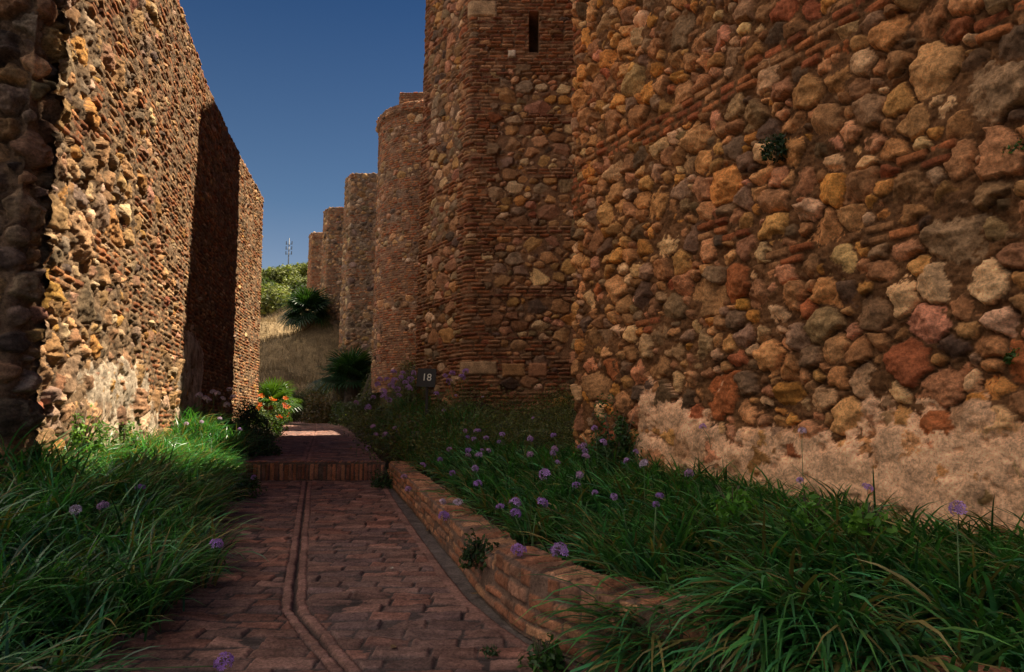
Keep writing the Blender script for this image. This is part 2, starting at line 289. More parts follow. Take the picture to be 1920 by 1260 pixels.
_c += [(-.9, 12.5, 1.1), (.5, 11.5, 1.05), (1.5, 13, 1.4), (-.94, 14.8, 1.75), (1.2, 14.8, 1.65), (-2.3, 16.8, 2.0), (-2.6, 19.2, 2.4), (-3.6, 24.3, 3.2), (-5.2, 26.5, 3.5), (-6.2, 31, 4.0), (-8.9, 35.7, 5.2), (-9.6, 34, 4.0),
       (-12.8, 45.8, 8.4), (-16.9, 55.8, 11.2), (-11, 39, 3.6), (-13.5, 39, 4.3), (-16, 39, 4.4), (-15, 46, 6.9), (-18.7, 52, 8.9), (-22, 52, 9.0), (-19, 58, 10.5), (-12, 34.5, 2.2), (-11, 31, 1.9), (-10.5, 28, 1.7), (-9.5, 25, 1.6), (-24, 42, 5.5), (-14, 30, 2.4), (-20, 30, 2.4), (8, 20, 5), (8, 35, 8), (0, 45, 10), (0, 60, 14), (-30, 70, 12), (-14, 10, 1), (-14, 0, 1), (12, 0, 1), (12, 10, 1.5)]
_c = np.array(_c)
def ground_z(x, y):
    x = np.asarray(x, float); y = np.asarray(y, float); sh = x.shape; x = x.ravel(); y = y.ravel(); out = np.empty(len(x))
    for i in range(0, len(x), 4000):
        d2 = (x[i:i + 4000, None] - _c[:, 0]) ** 2 + (y[i:i + 4000, None] - _c[:, 1]) ** 2 + .004 + (.022 * np.maximum(y[i:i + 4000, None] - 12, 0)) ** 2
        w = d2 ** -1.6; out[i:i + 4000] = (w * _c[:, 2]).sum(1) / w.sum(1)
    return out.reshape(sh)
gz1 = lambda x, y: float(ground_z(np.array([x]), np.array([y]))[0])
rng0 = np.random.default_rng(5)
# ground sheet, reaching the horizon
def path_cut(GX, GY, GZ):
    i = (GX > XL(GY) + .0) & (GX < np.where(GY < STEP, XB(np.maximum(GY, 1.4)) + .24, XR(GY) + .02)) & (GY < 37) & (GY > 1)
    return np.where(i, np.minimum(GZ, PZ(GY) - .14), GZ)
gx = np.unique(np.concatenate([np.arange(-26, 12, .22), np.linspace(-800, -26, 26), np.linspace(12, 800, 26)])); gy = np.unique(np.concatenate([np.arange(-1, 62, .22), np.linspace(-300, -1, 16), np.linspace(62, 1500, 40)]))
GX, GY = np.meshgrid(gx, gy); GZ = path_cut(GX, GY, ground_z(GX, GY)); far = sstep(60, 110, np.hypot(GX, GY)); GZ = GZ * (1 - far) + 8 * far
GZ += .03 * fbm(rng0, GX, GY, 1.5, 3) * (1 - far) * sstep(.0, .5, np.maximum(XL(GY) - .1 - GX, GX - XR(GY) - .4) + 0 * GX)
I = np.arange(GX.size).reshape(GX.shape)
dryw = sstep(33, 38, GY - .12 * np.abs(GX + 12))[..., None] * np.ones(3); gc = np.array((.05, .036, .02)) * (1 - dryw) + np.array((.30, .21, .11)) * dryw
gc = gc * (1 + .3 * fbm(rng0, GX, GY, .8, 4))[..., None]
M_soil = mat_masonry("soil", .4, .8, .95)
tag(mesh_obj("ground", np.stack([GX, GY, GZ], 2).reshape(-1, 3), np.stack([I[:-1, :-1], I[:-1, 1:], I[1:, 1:], I[1:, :-1]], 2).reshape(-1, 4), M_soil, None, gc.reshape(-1, 3)), kind='structure')

# ------------------------------------------------------------------ brick path
BPATH = dict(l=(.2, .32), j=.014, rd=.007, H=(.006, .013), col=((.19, .105, .075), (.16, .095, .072), (.22, .125, .09), (.14, .085, .07), (.22, .105, .07)))
def path_piece(name, x0, x1, y0, y1, d, seed, drain, pitch):
    ns, nt = int((x1 - x0) / d), int((y1 - y0) / d)
    h, col, S, T = masonry(ns, nt, d, d, seed, rows=[(z, pitch, .24, .34) for z in np.arange(0, y1 - y0 + .1, pitch)], brick=BPATH, mortar=(.06, .045, .038), mort_amp=.006, warp=.007, miss=0.0)
    rg = np.random.default_rng(seed + 1); X = x0 + S; Y = y0 + T
    h = np.maximum(h, -.012) + .006 * fbm(rg, X, Y, 2.0, 3)
    stk = fbm(rg, X * .12, Y, 16, 4, .65); h = h + .009 * stk * (h > -.01); col = col * (1 + .6 * stk)[..., None]
    wear = sstep(-.1, .5, fbm(rg, X, Y, 1.3, 4))[..., None]; col = col * (1 - .3 * wear) + np.array((.16, .12, .10)) * .3 * wear
    dr = np.asarray(drain); xd = np.interp(Y, dr[:, 0], dr[:, 1]); sl = np.interp(Y, dr[:, 0], np.gradient(dr[:, 1], dr[:, 0])); D = (X - xd) / np.sqrt(1 + sl * sl)
    al = Y * np.sqrt(1 + sl * sl)
    a = np.abs(D); nse = .012 * fbm(rg, X, Y, 6, 3); a = a + nse
    def lineb(mask, ph, L, dep=.008):
        nonlocal h, col
        k = (al + ph) / L; fr = np.abs(k - np.round(k)) * L; joint = fr < .009
        cc = np.array((.27, .15, .11)) * (.75 + .5 * lat(rg, np.floor(k + .5) * 7.7 + 60, D * 0 + 3.3)[..., None] * .6 + .1)
        col[mask] = cc[mask]; h = np.where(mask, dep + nse * .3 + .006 * stk, h); jm = mask & joint; h = np.where(jm, -.012, h); col[jm] = (.08, .06, .05)
    m1 = (a > .016) & (a < .072); lineb(m1, 0, .21)
    gr = (a <= .016); h = np.where(gr, -.02 + .01 * nse, h); col[gr] = (.07, .05, .04)
    g2 = (a >= .072) & (a < .081); h = np.where(g2, -.012, h); col[g2] = (.08, .06, .05)
    # edging course and gutter on the right
    De = (X - XR(Y)) * .9
    me_ = (np.abs(De) < .035) & (Y < STEP); lineb(me_, .07, .23, .010)
    gm = (De >= .035) & (Y < STEP); gcol = np.array((.115, .095, .08)) * (1 + .3 * fbm(rg, X, Y, 7, 4))[..., None]; col[gm] = gcol[gm]; h = np.where(gm, -.012 + .01 * fbm(rg, X, Y, 5, 5, .6), h)
    rb = np.where(Y < STEP, XB(Y) + .06, XR(Y) + .05); inside = (X > XL(Y) - .25) & (X < rb)
    V = np.stack([X, Y, PZ(np.full_like(Y, 0) + Y) * 1.0 + h], 2)
    V[..., 2] = .03 * Y + (.3 if y0 >= STEP - .01 else 0) + h
    I = np.arange(ns * nt).reshape(nt, ns); ok = inside[:-1, :-1] & inside[1:, 1:]
    Q = np.stack([I[:-1, :-1], I[:-1, 1:], I[1:, 1:], I[1:, :-1]], 2)[ok]
    used = np.unique(Q); mp = np.zeros(ns * nt, int); mp[used] = np.arange(len(used))
    return tag(mesh_obj(name, V.reshape(-1, 3)[used], mp[Q], M_path, None, col.reshape(-1, 3)[used]), kind='structure')
DR1 = [(2.0, .05), (3.47, -.80), (4.0, -1.10), (4.45, -1.36), (5.0, -1.53), (6.95, -2.09), (11.4, -3.36)]
path_piece("path_lower", -4.9, 2.2, 2.3, STEP + .02, .0105, 11, DR1, .148)
path_piece("path_upper", -13.2, -1.9, STEP, 37, .03, 12, [(11.4, -3.40), (23.5, -6.7), (37, -10.6)], .15)
# step riser of soldier bricks
st = strip([(-4.75, STEP), (-2.08, STEP)], [(0, .30), (0, .645), (-.14, .650)], .012, .012)
h, col, S, T = masonry(st[4], st[5], .012, .012, 21, rows=[(-.02, .07, .2, .28), (.045, .285, .062, .08), (.34, .16, .062, .08)], brick=dict(l=0, j=.014, H=(.004, .022), col=((.32, .13, .06), (.24, .10, .055), (.36, .17, .09), (.17, .08, .05))), mortar=(.10, .07, .05), mort_amp=.008, warp=.006, miss=.02)
tag(strip_mesh("step", st, h, col, M_path), kind='structure')

# ------------------------------------------------------------------ left wall
LW = [(-4.38, 6.1), (-4.41, 6.2), (-5.73, 10.92), (-6.5, 13.68), (-7.04, 16.07), (-7.38, 17.75), (-8.07, 21.4), (-10.6, 22.3)]
st = strip(LW, [(.17, .2), (0, 8.5), (-.9, 8.52)], .022, .015)
S0 = .104                                                            # strip position of the near corner
nzl = np.random.default_rng(77)
KN = nzl.random((64, 64))
def keep_l(s, t):
    s = s - S0; z = t + .2
    if s < .05: return False
    n = KN[int(s * 1.1) % 64, int(t * 3.1) % 64]
    lim = .34 + .75 * min(1, max(0, (s - 3.0) / 3.5)) + .35 * min(1, max(0, (z - 4.6) / 1.5))
    if z < 2.6 and s < 7.5: lim -= .35
    if 15.5 > s: return n < lim
    return True
def plast_l(S, T):
    s = S - S0; z = T + .2
    a = .75 - ((s - 7.2) / 1.5) ** 2 - np.maximum(0, (z - 2.3) / .9) ** 2
    b = .24 - np.maximum(0, (z - 1.9) / .5) ** 2 - ((s - 3) / 4) ** 2
    return np.maximum(np.maximum(a, b), -1)
PALL = [(TAN, 4), (OCH, 1.3), (GRY, 2.2), (DRK, .4), (RED, .4), (PAL, 2.2), (PNK, 1.2), (BRN, 2.4)]
BL = dict(l=0, j=.024, jx=.045, H=(.0, .035), col=((.36, .14, .06), (.42, .20, .09), (.33, .19, .10), (.45, .30, .17), (.28, .12, .06), (.22, .15, .09)))
h, col, S, T = masonry(st[4], st[5], .022, .015, 31, rows=rowset(0, 9.3, .083), keep=keep_l, sizes=[(.19, .27, 500), (.12, .18, 3000), (.07, .11, 9000), (.045, .065, 16000)], pal=PALL, aspect=1.3, ext=.035, Hs=(.01, .055), bev=.014, rnd=.2, brick=BL, mort_amp=.05, rough=.03, warp=.02, plaster=plast_l, plev=(-.04, .085), pamp=(.55, .016), pcol=(.52, .45, .36), miss=.07, tilt=.22, mortar=(.21, .145, .09))

wall_l = strip_mesh("stone_wall", st, h, col, M_lwall, core=([(-8.2, 6.2), (-4.6, 6.2), (-5.95, 11.0), (-6.7, 13.7), (-7.25, 16.1), (-7.6, 17.8), (-8.27, 21.25), (-10.6, 22.1)], -.5, 8.35))
st = strip([(-6.2, 5.72), (-4.37, 5.88), (-4.38, 6.36), (-4.7, 6.5)], [(.12, .3), (-.1, 6.2)], .0125, .0125, 2)
h, col, S, T = masonry(st[4], st[5], .0125, .0125, 35, sizes=[(.16, .22, 300), (.10, .15, 3000), (.06, .09, 6000)], pal=[(TAN, 2), (GRY, 3), (DRK, 1.5), (BRN, 3), (PNK, 1)], aspect=1.1, Hs=(.03, .10), bev=.03, rough=.035, warp=.018, tilt=.2, mort_amp=.04, rnd=.5)
h *= .5 + .5 * sstep(.0, .12, np.abs(S - 1.84))
strip_mesh("buttress", st, h, col, M_lwall, wall_l, core=([(-6.2, 5.9), (-4.6, 6.05), (-4.6, 6.4), (-6.2, 6.4)], 0, 6.1))
tag(wall_l, "tall sunlit wall of rubble and thin brick courses left of the path", "wall")

# ------------------------------------------------------------------ right wall
st = strip([(3.9, 10.9), (.93, 9.5), (5.0, 2.1)], [(.10, .1), (0, 8.2), (0, 10.6), (-.9, 10.62)], .0135, .0135)
S1 = math.hypot(2.97, 1.4)
def keep_r(s, t):
    s -= S1; z = t + .1
    if s < -.3: return False
    if abs(z - 4.86 - .05 * math.sin(s * 1.7)) < .15: return KN[int(s * 3) % 64, 5] < .93
    if abs(z - 5.72) < .06 and s < 1.2: return True
    if s < .32 and (4.1 < z < 4.75 or 6.6 < z < 7.0): return KN[int(z * 9) % 64, 9] < .75
    n = KN[int(s * 2.1 + 20) % 64, int(t * 5.3) % 64]
    return n < .035
def plast_r(S, T):
    s = S - S1; z = T + .1; top = np.interp(s, [0, 1.1, 1.5, 2.2, 3.2, 5.5, 8], [-1, .2, 1.78, 1.70, 1.25, 1.45, 1.6])
    return np.clip((top - z) * 1.6, -1, .7)
PALR = [(TAN, 4), (OCH, 1.4), (GRY, 2.4), (DRK, 1.0), (RED, .5), (PAL, 2.2), (PNK, 2.0), (BRN, 3)]
BR = dict(l=0, j=.032, jx=.04, rd=.008, r=1.5, H=(.005, .045), col=((.27, .11, .055), (.30, .14, .07), (.23, .09, .05), (.31, .19, .11)))
h, col, S, T = masonry(st[4], st[5], .0135, .0135, 44, rows=rowset(0, 10.5, .102, (.19, .29)), keep=keep_r, sizes=[(.19, .25, 130), (.12, .17, 1500), (.08, .115, 5000), (.05, .07, 9000), (.03, .045, 6000)], pal=PALR, aspect=1.05, ext=.04, gap=(.003, .016), Hs=(.015, .085), bev=.014, brick=BR, mort_amp=.05, rough=.03, warp=.02, plaster=plast_r, plev=(-.05, .12), pamp=(1.0, .045), pcol=(.62, .47, .37), miss=.05, tilt=.30, mortar=(.125, .075, .042), rnd=.18)
wall_r = strip_mesh("stone_wall", st, h, col, M_wall, core=([(3.9, 11.0), (4.5, 10.7), (6.6, 9.0), (7, 2.1), (5.2, 2.15), (1.25, 9.42), (3.9, 10.7)], -.5, 10.4))
tag(wall_r, "near wall of large rough fieldstones with brick bands and a pale plaster foot, right of the path", "wall")

# ------------------------------------------------------------------ big tower
st = strip([(-2.45, 19.3), (-2.26, 17.0), (-.94, 15), (2.8, 15)], [(.15, 1.2), (0, 12.8), (0, 17.5), (-.8, 17.52)], .02, .0155)
S2 = math.hypot(.19, 2.3) + math.hypot(1.32, 2.0)
def keep_t(s, t):
    z = t + 1.2; q = s - S2; w = .42 + .14 * (int(t / .5) % 2)
    if -.35 < q < w: return KN[int(s * 7) % 64, int(t * 9) % 64] < .93
    if q < -2.05: return True
    if z < 3.2: return KN[int(s * 2) % 64, int(t * 2.6) % 64] < .62
    if q > 0 and 9.3 < z < 11.9 and q > .4: return KN[int(s * 2 + 8) % 64, int(t * 1.7) % 64] < .8
    band = (z % 1.35) < (.26 if q > 0 else .18)
    return band and KN[int(s * 1.5) % 64, int(z / 1.35) % 64] < .8
PALT = [(TAN, 2.4), (OCH, .5), (GRY, 3.0), (DRK, 1.2), (RED, .6), (PAL, 2.4), (PNK, 2.2), (BRN, 3)]
BT = dict(l=0, j=.026, jx=.042, H=(.005, .055), col=((.27, .11, .055), (.33, .155, .08), (.25, .125, .075), (.36, .22, .135), (.20, .085, .055), (.28, .18, .12)))
h, col, S, T = masonry(st[4], st[5], .02, .0155, 51, rows=rowset(0, 16.6, .086, (.24, .34)), keep=keep_t, sizes=[(.17, .21, 200), (.11, .16, 5000), (.07, .1, 16000), (.045, .06, 20000)], pal=PALT, aspect=1.45, gap=(.006, .02), ext=.03, Hs=(.01, .05), bev=.014, brick=BT, mort_amp=.02, rough=.012, miss=.03, tilt=.15, mortar=(.20, .125, .08), rnd=.5)
sx = (S - S2); zz = np.interp(np.arange(st[5]), np.arange(st[5]), st[2][:, 1])[:, None] + 0 * S
slit = (np.abs(sx - 1.46) < .105) & (zz > 9.86) & (zz < 10.86)
h = np.where(slit, -.55, h); col[slit] = (.12, .08, .05)
# big quoin blocks at the foot and near the top of the corner
for (a0, a1, b0, b1, cc) in ((-.12, .62, 2.32, 2.62, PAL), (.72, 1.22, 2.28, 2.58, TAN), (1.3, 1.72, 2.28, 2.58, PNK), (-.10, .58, 10.75, 11.15, PAL), (.85, 1.02, 9.72, 9.9, (.7, .66, .6))):
    e = np.minimum(np.minimum(sx - a0, a1 - sx), np.minimum(zz - b0, b1 - zz)) + .02 * fbm(np.random.default_rng(int(a1 * 100)), S, T, 5, 3)
    q = np.clip(e / .05, 0, 1); m = e > 0; hh = .0 + .06 * np.sqrt(1 - (1 - q) ** 2) + .01 * fbm(np.random.default_rng(7), S, T, 8, 4)
    h = np.where(m, hh, h); col[m] = np.array(cc) * .85
tw = strip_mesh("stone_tower", st, h, col, M_tower, core=([(-2.2, 19.3), (-2.05, 17.1), (-.8, 15.62), (2.8, 15.62), (2.8, 19.3)], .5, 17.3))
tag(tw, "big angular tower with brick corner and narrow arrow slit beside the round tower", "tower")

# ------------------------------------------------------------------ round tower and the far towers
def arc(cx, cy, r, a0, a1, n=60): return [(cx + r * math.cos(a), cy + r * math.sin(a)) for a in np.linspace(R(a0), R(a1), n)]
st = strip(arc(-3.06, 27.05, 2.4, 140, 330), [(.05, 2.4), (0, 13.0), (.10, 13.15), (.10, 13.42), (-.5, 13.5)], .03, .022)
def keep_round(s, t):
    z = (t + 2.4); return KN[int(s * .9) % 64, int(z / .42) % 64] < (.62 if int(z / .42) % 3 else .9)
BRD = dict(l=0, j=.028, jx=.05, H=(.005, .03), col=((.32, .11, .05), (.36, .17, .08), (.26, .13, .08), (.36, .22, .13)))
PALF = [(TAN, 3), (GRY, 2.4), (DRK, 1.0), (PAL, 2.2), (PNK, 2), (BRN, 2.5)]
h, col, S, T = masonry(st[4], st[5], .03, .022, 61, rows=rowset(0, 12, .088), keep=keep_round, sizes=[(.17, .22, 300), (.11, .16, 6000), (.06, .1, 16000)], pal=PALF, aspect=1.3, gap=(.008, .022), Hs=(.02, .05), brick=BRD, mort_amp=.02, mortar=(.22, .145, .10), warp=.012, rnd=.6)
rt = empty("round_tower", (0, 0, 0)); tag(rt, "round tower of brick and rubble with a single merlon on its rim", "tower")
strip_mesh("tower_wall", st, h, col, M_far, rt, core=(arc(-3.06, 27.05, 2.3, 0, 354, 40), 1, 13.35))
def merlon(parent, x0, x1, y0, y1, z0, z1, seed):
    st = strip([(x0, y1), (x0, y0), (x1, y0), (x1, y1)], [(0, z0), (0, z1), (-.25, z1 + .01)], .025, .02, 1)
    h, col, S, T = masonry(st[4], st[5], .025, .02, seed, rows=rowset(0, 3, .088), brick=BRD, mort_amp=.015, mortar=(.22, .15, .1))
    strip_mesh("merlon", st, h, col, M_far, parent, core=([(x0 + .04, y0 + .04), (x1 - .04, y0 + .04), (x1 - .04, y1), (x0 + .04, y1)], z0 - .2, z1 - .04))
merlon(rt, -4.35, -3.42, 25.0, 25.7, 13.35, 13.95, 62)
def sq_tower(label, pts, z0, z1, seed, pal, res, core, brickfrac, mort):
    st = strip(pts, [(.06, z0), (0, z1), (-.6, z1 + .02)], res, res * .7, 2)
    kp = lambda s, t: KN[int(s * 1.3 + seed) % 64, int(t / .5) % 64] < brickfrac
    h, col, S, T = masonry(st[4], st[5], res, res * .7, seed, rows=rowset(0, z1 - z0 + 1, .1), keep=kp, sizes=[(.15, .2, 600), (.1, .14, 8000), (.06, .09, 16000)], pal=pal, aspect=1.4, Hs=(.02, .06), brick=BRD, mort_amp=.02, mortar=mort, warp=.015, rnd=.6)
    return tag(strip_mesh("stone_tower", st, h, col, M_far, core=core), label, "tower")
PAL3 = [(GRY, 3), (TAN, 3), (PAL, 1.2), (BRN, 3), (DRK, .6)]
sq_tower("plain square grey-brown tower just left of the round tower", [(-9.6, 39.5), (-9.35, 36.86), (-8.78, 36), (-4.8, 36)], 4.0, 14.85, 71, PAL3, .045, ([(-9.4, 39.5), (-9.15, 37), (-8.65, 36.2), (-4.8, 36.2), (-4.8, 39.5)], 3, 14.7), .22, (.23, .165, .115))
sq_tower("slim square tower behind the plain grey-brown one, second from the end of the row", [(-13.6, 49), (-13.35, 46.9), (-12.75, 46), (-9.2, 46)], 6.5, 16.15, 72, PAL3, .055, ([(-13.35, 49), (-13.1, 47), (-12.6, 46.2), (-9.2, 46.2), (-9.2, 49)], 6, 16), .3, (.23, .165, .115))
sq_tower("smallest and most distant tower of the row, by the wooded hill", [(-17.5, 59), (-17.3, 56.7), (-16.83, 56), (-13.2, 56)], 9.5, 17.2, 73, PAL3, .06, ([(-17.25, 59), (-17.05, 56.9), (-16.65, 56.2), (-13.2, 56.2), (-13.2, 59)], 8, 17), .35, (.26, .165, .11))
# curtain wall that joins the towers behind (keeps the sun off the path)
st = strip([(-10.6, 52), (-5.3, 38), (.8, 28.5), (1.6, 18.0)], [(0, 1), (0, 11.3), (-.8, 11.32)], .12, .09)
h, col, S, T = masonry(st[4], st[5], .12, .09, 81, sizes=[(.2, .3, 4000)], pal=PAL3)
cu = tag(strip_mesh("curtain_wall", st, h, col, M_far, core=([(-10.1, 52), (-4.7, 38), (1.3, 28.5), (2.1, 18), (3, 18), (2.3, 28.9), (-3.4, 38.4), (-8.5, 52)], 0, 11.2)), "long rubble curtain wall joining the row of towers from behind", "wall")
def slab(name, a, b, w, z0, z1, parent):
    a = np.array(a, float); b = np.array(b, float); d = (b - a) / np.linalg.norm(b - a); n = np.array((d[1], -d[0])) * w; mb = MB()
    V = [[*p, z] for z in (z0, z1) for p in (a - n * 0, b - n * 0, b - n, a - n)]
    mb.add(V, [[3, 2, 1, 0], [4, 5, 6, 7], [0, 1, 5, 4], [1, 2, 6, 5], [2, 3, 7, 6], [3, 0, 4, 7]], col=(.24, .16, .1)); return mb.build(name, M_far, parent, False)
slab("shade_block", (1.72, 8.12), (5.05, 2.1), -2.5, 10.45, 21, wall_r); slab("shade_parapet", (1.62, 18.0), (1.22, 22.7), -.7, 11.1, 15.4, cu); slab("shade_parapet", (.98, 26.0), (.8, 28.5), -.7, 11.1, 15.4, cu); slab("shade_parapet", (.8, 28.5), (-5.0, 37.6), -.7, 11.1, 16.0, cu); slab("shade_parapet", (-5.3, 38.2), (-10.4, 51.6), -.7, 11.1, 18.8, cu)  # unseen block and parapets added to shade left border, path and slope
cw = MB(); cw.box((3.6, 13.0, 7.0), (1.0, 4.6, 14.0), (.2, .13, .08)); cw.box((3.6, 14.55, 14.8), (.96, 1.45, 1.7), (.2, .13, .08)); tag(cw.build("curtain_wall", M_wall, smooth=False), "short link of wall recessed between right wall and big tower", "wall")  # unseen link; its upper box is added to keep sun off the step

# ------------------------------------------------------------------ planter wall
yb = np.arange(11.3, 2.0, -.15); pb = [(float(XB(y)), float(y)) for y in yb]
pb = [(pb[0][0] + .9, pb[0][1] + .25)] + pb
st = strip(pb, [(.02, 0), (0, .305), (-.27, .315)], .0085, .0085, 4)
BPL = dict(l=0, j=.017, rd=.006, r=1.6, H=(-.004, .020), col=((.28, .12, .06), (.34, .16, .08), (.25, .13, .075), (.38, .20, .10)))
h, col, S, T = masonry(st[4], st[5], .0085, .0085, 91, rows=[(.01, .07, .2, .27), (.08, .07, .2, .27), (.152, .07, .2, .27), (.224, .085, .11, .15), (.31, .27, .11, .15)], brick=BPL, mortar=(.14, .09, .06), mort_amp=.008, warp=.006, miss=.03)
p, n, f, fn, ns, nt = st
X = p[None] + n[None] * f[:, 0][:, None, None] + n[None] * (fn[:, 0][:, None] * h)[..., None]
Z = .03 * p[:, 1][None, :] + f[:, 1][:, None] + fn[:, 1][:, None] * h + (p[:, 1] < 4.5)[None, :] * .05 * sstep(.1, .3, f[:, 1])[:, None]
I = np.arange(ns * nt).reshape(nt, ns)
tag(mesh_obj("planter_wall", np.concatenate([X, Z[..., None]], 2).reshape(-1, 3), np.stack([I[:-1, :-1], I[:-1, 1:], I[1:, 1:], I[1:, :-1]], 2).reshape(-1, 4), M_path, None, col.reshape(-1, 3)), "low curved brick planter wall edging the bed on the right of the path", "planter wall")

# ------------------------------------------------------------------ foliage builders
def blades(name, base, az, L, th0, droop, w, col, mat, seg=6, parent=None):
    n = len(az); k = np.arange(seg + 1) / seg; th = th0[:, None] + droop[:, None] * k[None] ** 1.25
    dl = (L / seg)[:, None]; rad = np.concatenate([np.zeros((n, 1)), np.cumsum(np.sin(th[:, :-1]) * dl, 1)], 1); zz = np.concatenate([np.zeros((n, 1)), np.cumsum(np.cos(th[:, :-1]) * dl, 1)], 1)
    wd = w[:, None] * np.clip(np.minimum(.55 + 2 * k, 1.0) * (1 - k ** 3.2), .02, 1)[None]
    cx, sx_ = np.cos(az)[:, None], np.sin(az)[:, None]; P = np.stack([base[:, 0:1] + rad * cx, base[:, 1:2] + rad * sx_, base[:, 2:3] + zz], 2)
    tw = rng0.normal(0, .5, n)[:, None] * k[None]; sd = np.stack([-sx_ * np.cos(tw), cx * np.cos(tw), np.sin(tw)], 2) * wd[..., None] / 2
    V = np.stack([P - sd, P + sd], 2).reshape(-1, 3); q = np.arange(seg) * 2; b = (np.arange(n) * (seg + 1) * 2)[:, None]
    Q = np.stack([b + q, b + q + 1, b + q + 3, b + q + 2], 2).reshape(-1, 4)
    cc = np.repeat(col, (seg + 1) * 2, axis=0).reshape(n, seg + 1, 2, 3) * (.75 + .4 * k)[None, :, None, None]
    return mesh_obj(name, V, Q, mat, parent, cc.reshape(-1, 3))
def clump_bed(name, pts, nb, L, mat, cols, bias, bw, w, seed, spread=.06, droop=(.9, 1.9), th=(.05, .7)):
    rg = np.random.default_rng(seed); n = len(pts) * nb; c = np.repeat(pts, nb, 0)
    base = c.copy(); base[:, :2] += rg.normal(0, spread, (n, 2)); base[:, 2] = ground_z(base[:, 0], base[:, 1]) - .02
    az = rg.uniform(0, 2 * np.pi, n); bx = np.cos(az) + bw * bias[0]; by = np.sin(az) + bw * bias[1]; az = np.arctan2(by, bx) + rg.normal(0, .25, n)
    Lr = rg.uniform(*L, n) * np.repeat(rg.uniform(.8, 1.2, len(pts)), nb); ci = rg.integers(0, len(cols), n); col = np.array(cols)[ci] * rg.uniform(.6, 1.35, (n, 1))
    return blades(name, base, az, Lr, rg.uniform(*th, n), rg.uniform(*droop, n), rg.uniform(w[0], w[1], n), col, mat)
def scatter(n, xf0, xf1, y0, y1, seed, dens=None):
    rg = np.random.default_rng(seed); out = []
    while len(out) < n:
        y = rg.uniform(y0, y1); a, b = xf0(y), xf1(y)
        if b <= a: continue
        x = rg.uniform(-8, 6)
        if a < x < b and (dens is None or rg.random() < dens(x, y)): out.append((x, y, 0))
    return np.array(out)
GCOL = [(.05, .18, .045), (.07, .23, .055), (.03, .11, .04), (.09, .22, .05), (.07, .25, .09), (.03, .10, .035), (.22, .17, .06)]
pl = scatter(400, lambda y: XW(y) + .15 if y > 6.2 else -4.6, lambda y: XL(y) - .05 + (.22 if y < 5.5 else 0), 2.4, 13.2, 101)
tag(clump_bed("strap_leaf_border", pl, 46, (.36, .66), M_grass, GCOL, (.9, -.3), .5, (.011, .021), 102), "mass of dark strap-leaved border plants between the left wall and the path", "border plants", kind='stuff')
def rb_ok(y): return XRW(y) - .12
pr_ = scatter(430, lambda y: XB(y) + (.25 if y < 3.2 else .42), rb_ok, 1.7, 10.8, 103, lambda x, y: 1. if (y < 9.3) else .55)
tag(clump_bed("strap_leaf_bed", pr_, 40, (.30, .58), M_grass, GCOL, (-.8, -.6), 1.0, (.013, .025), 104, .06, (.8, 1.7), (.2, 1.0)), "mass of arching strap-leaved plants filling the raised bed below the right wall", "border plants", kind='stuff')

eg = np.array([(float(XB(y)) + q, y, 0) for y in np.arange(1.5, 3.5, .06) for q in (.18, .32)])
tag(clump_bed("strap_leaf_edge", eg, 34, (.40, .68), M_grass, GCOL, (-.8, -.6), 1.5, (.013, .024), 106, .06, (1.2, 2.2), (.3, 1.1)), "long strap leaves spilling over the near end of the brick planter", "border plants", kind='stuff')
mg = scatter(150, lambda y: XR(y) + .45, lambda y: -.7 if y < 14 else -1.6, 11.3, 16.5, 107)
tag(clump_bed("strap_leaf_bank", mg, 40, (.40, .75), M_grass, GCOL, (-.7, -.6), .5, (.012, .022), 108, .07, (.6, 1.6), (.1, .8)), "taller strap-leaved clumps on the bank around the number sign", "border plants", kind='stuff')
def leafcloud(n, ell, size, cols, seed, hollow=.55, up=.3, clumps=14, flat=1.0):
    rg = np.random.default_rng(seed); cl = rg.normal(0, 1, (clumps, 3)); cl /= np.linalg.norm(cl, axis=1)[:, None]; cl *= rg.uniform(hollow, 1, (clumps, 1)) * .8; cl[:, 2] = np.abs(cl[:, 2]) * .9
    ci = rg.integers(0, clumps, n); d = rg.normal(0, 1, (n, 3)); d /= np.linalg.norm(d, axis=1)[:, None]; rr_ = rg.uniform(.35, 1, (n, 1)) ** .5 * (.34 + .16 * np.sin(ci * 2.4)[:, None])
    P = (cl[ci] + d * rr_) * np.array(ell); P[:, 2] = np.maximum(P[:, 2], -.1 * ell[2])
    nrm = d * .7 + rg.normal(0, .6, (n, 3)) + [0, 0, up]; nrm /= np.linalg.norm(nrm, axis=1)[:, None]
    a = np.cross(nrm, rg.normal(0, 1, (n, 3))); a /= np.linalg.norm(a, axis=1)[:, None] + 1e-9; b = np.cross(nrm, a); s_ = rg.uniform(size * .6, size * 1.3, (n, 1))
    V = np.stack([P - a * s_, P + b * s_ * .45, P + a * s_, P - b * s_ * .45], 1).reshape(-1, 3); Q = np.arange(n * 4).reshape(n, 4)
    tone = (.7 + .6 * rg.random(clumps))[ci][:, None]; col = np.array(cols)[rg.integers(0, len(cols), n)] * tone * rg.uniform(.7, 1.3, (n, 1))
    return V, Q, np.repeat(col, 4, 0)
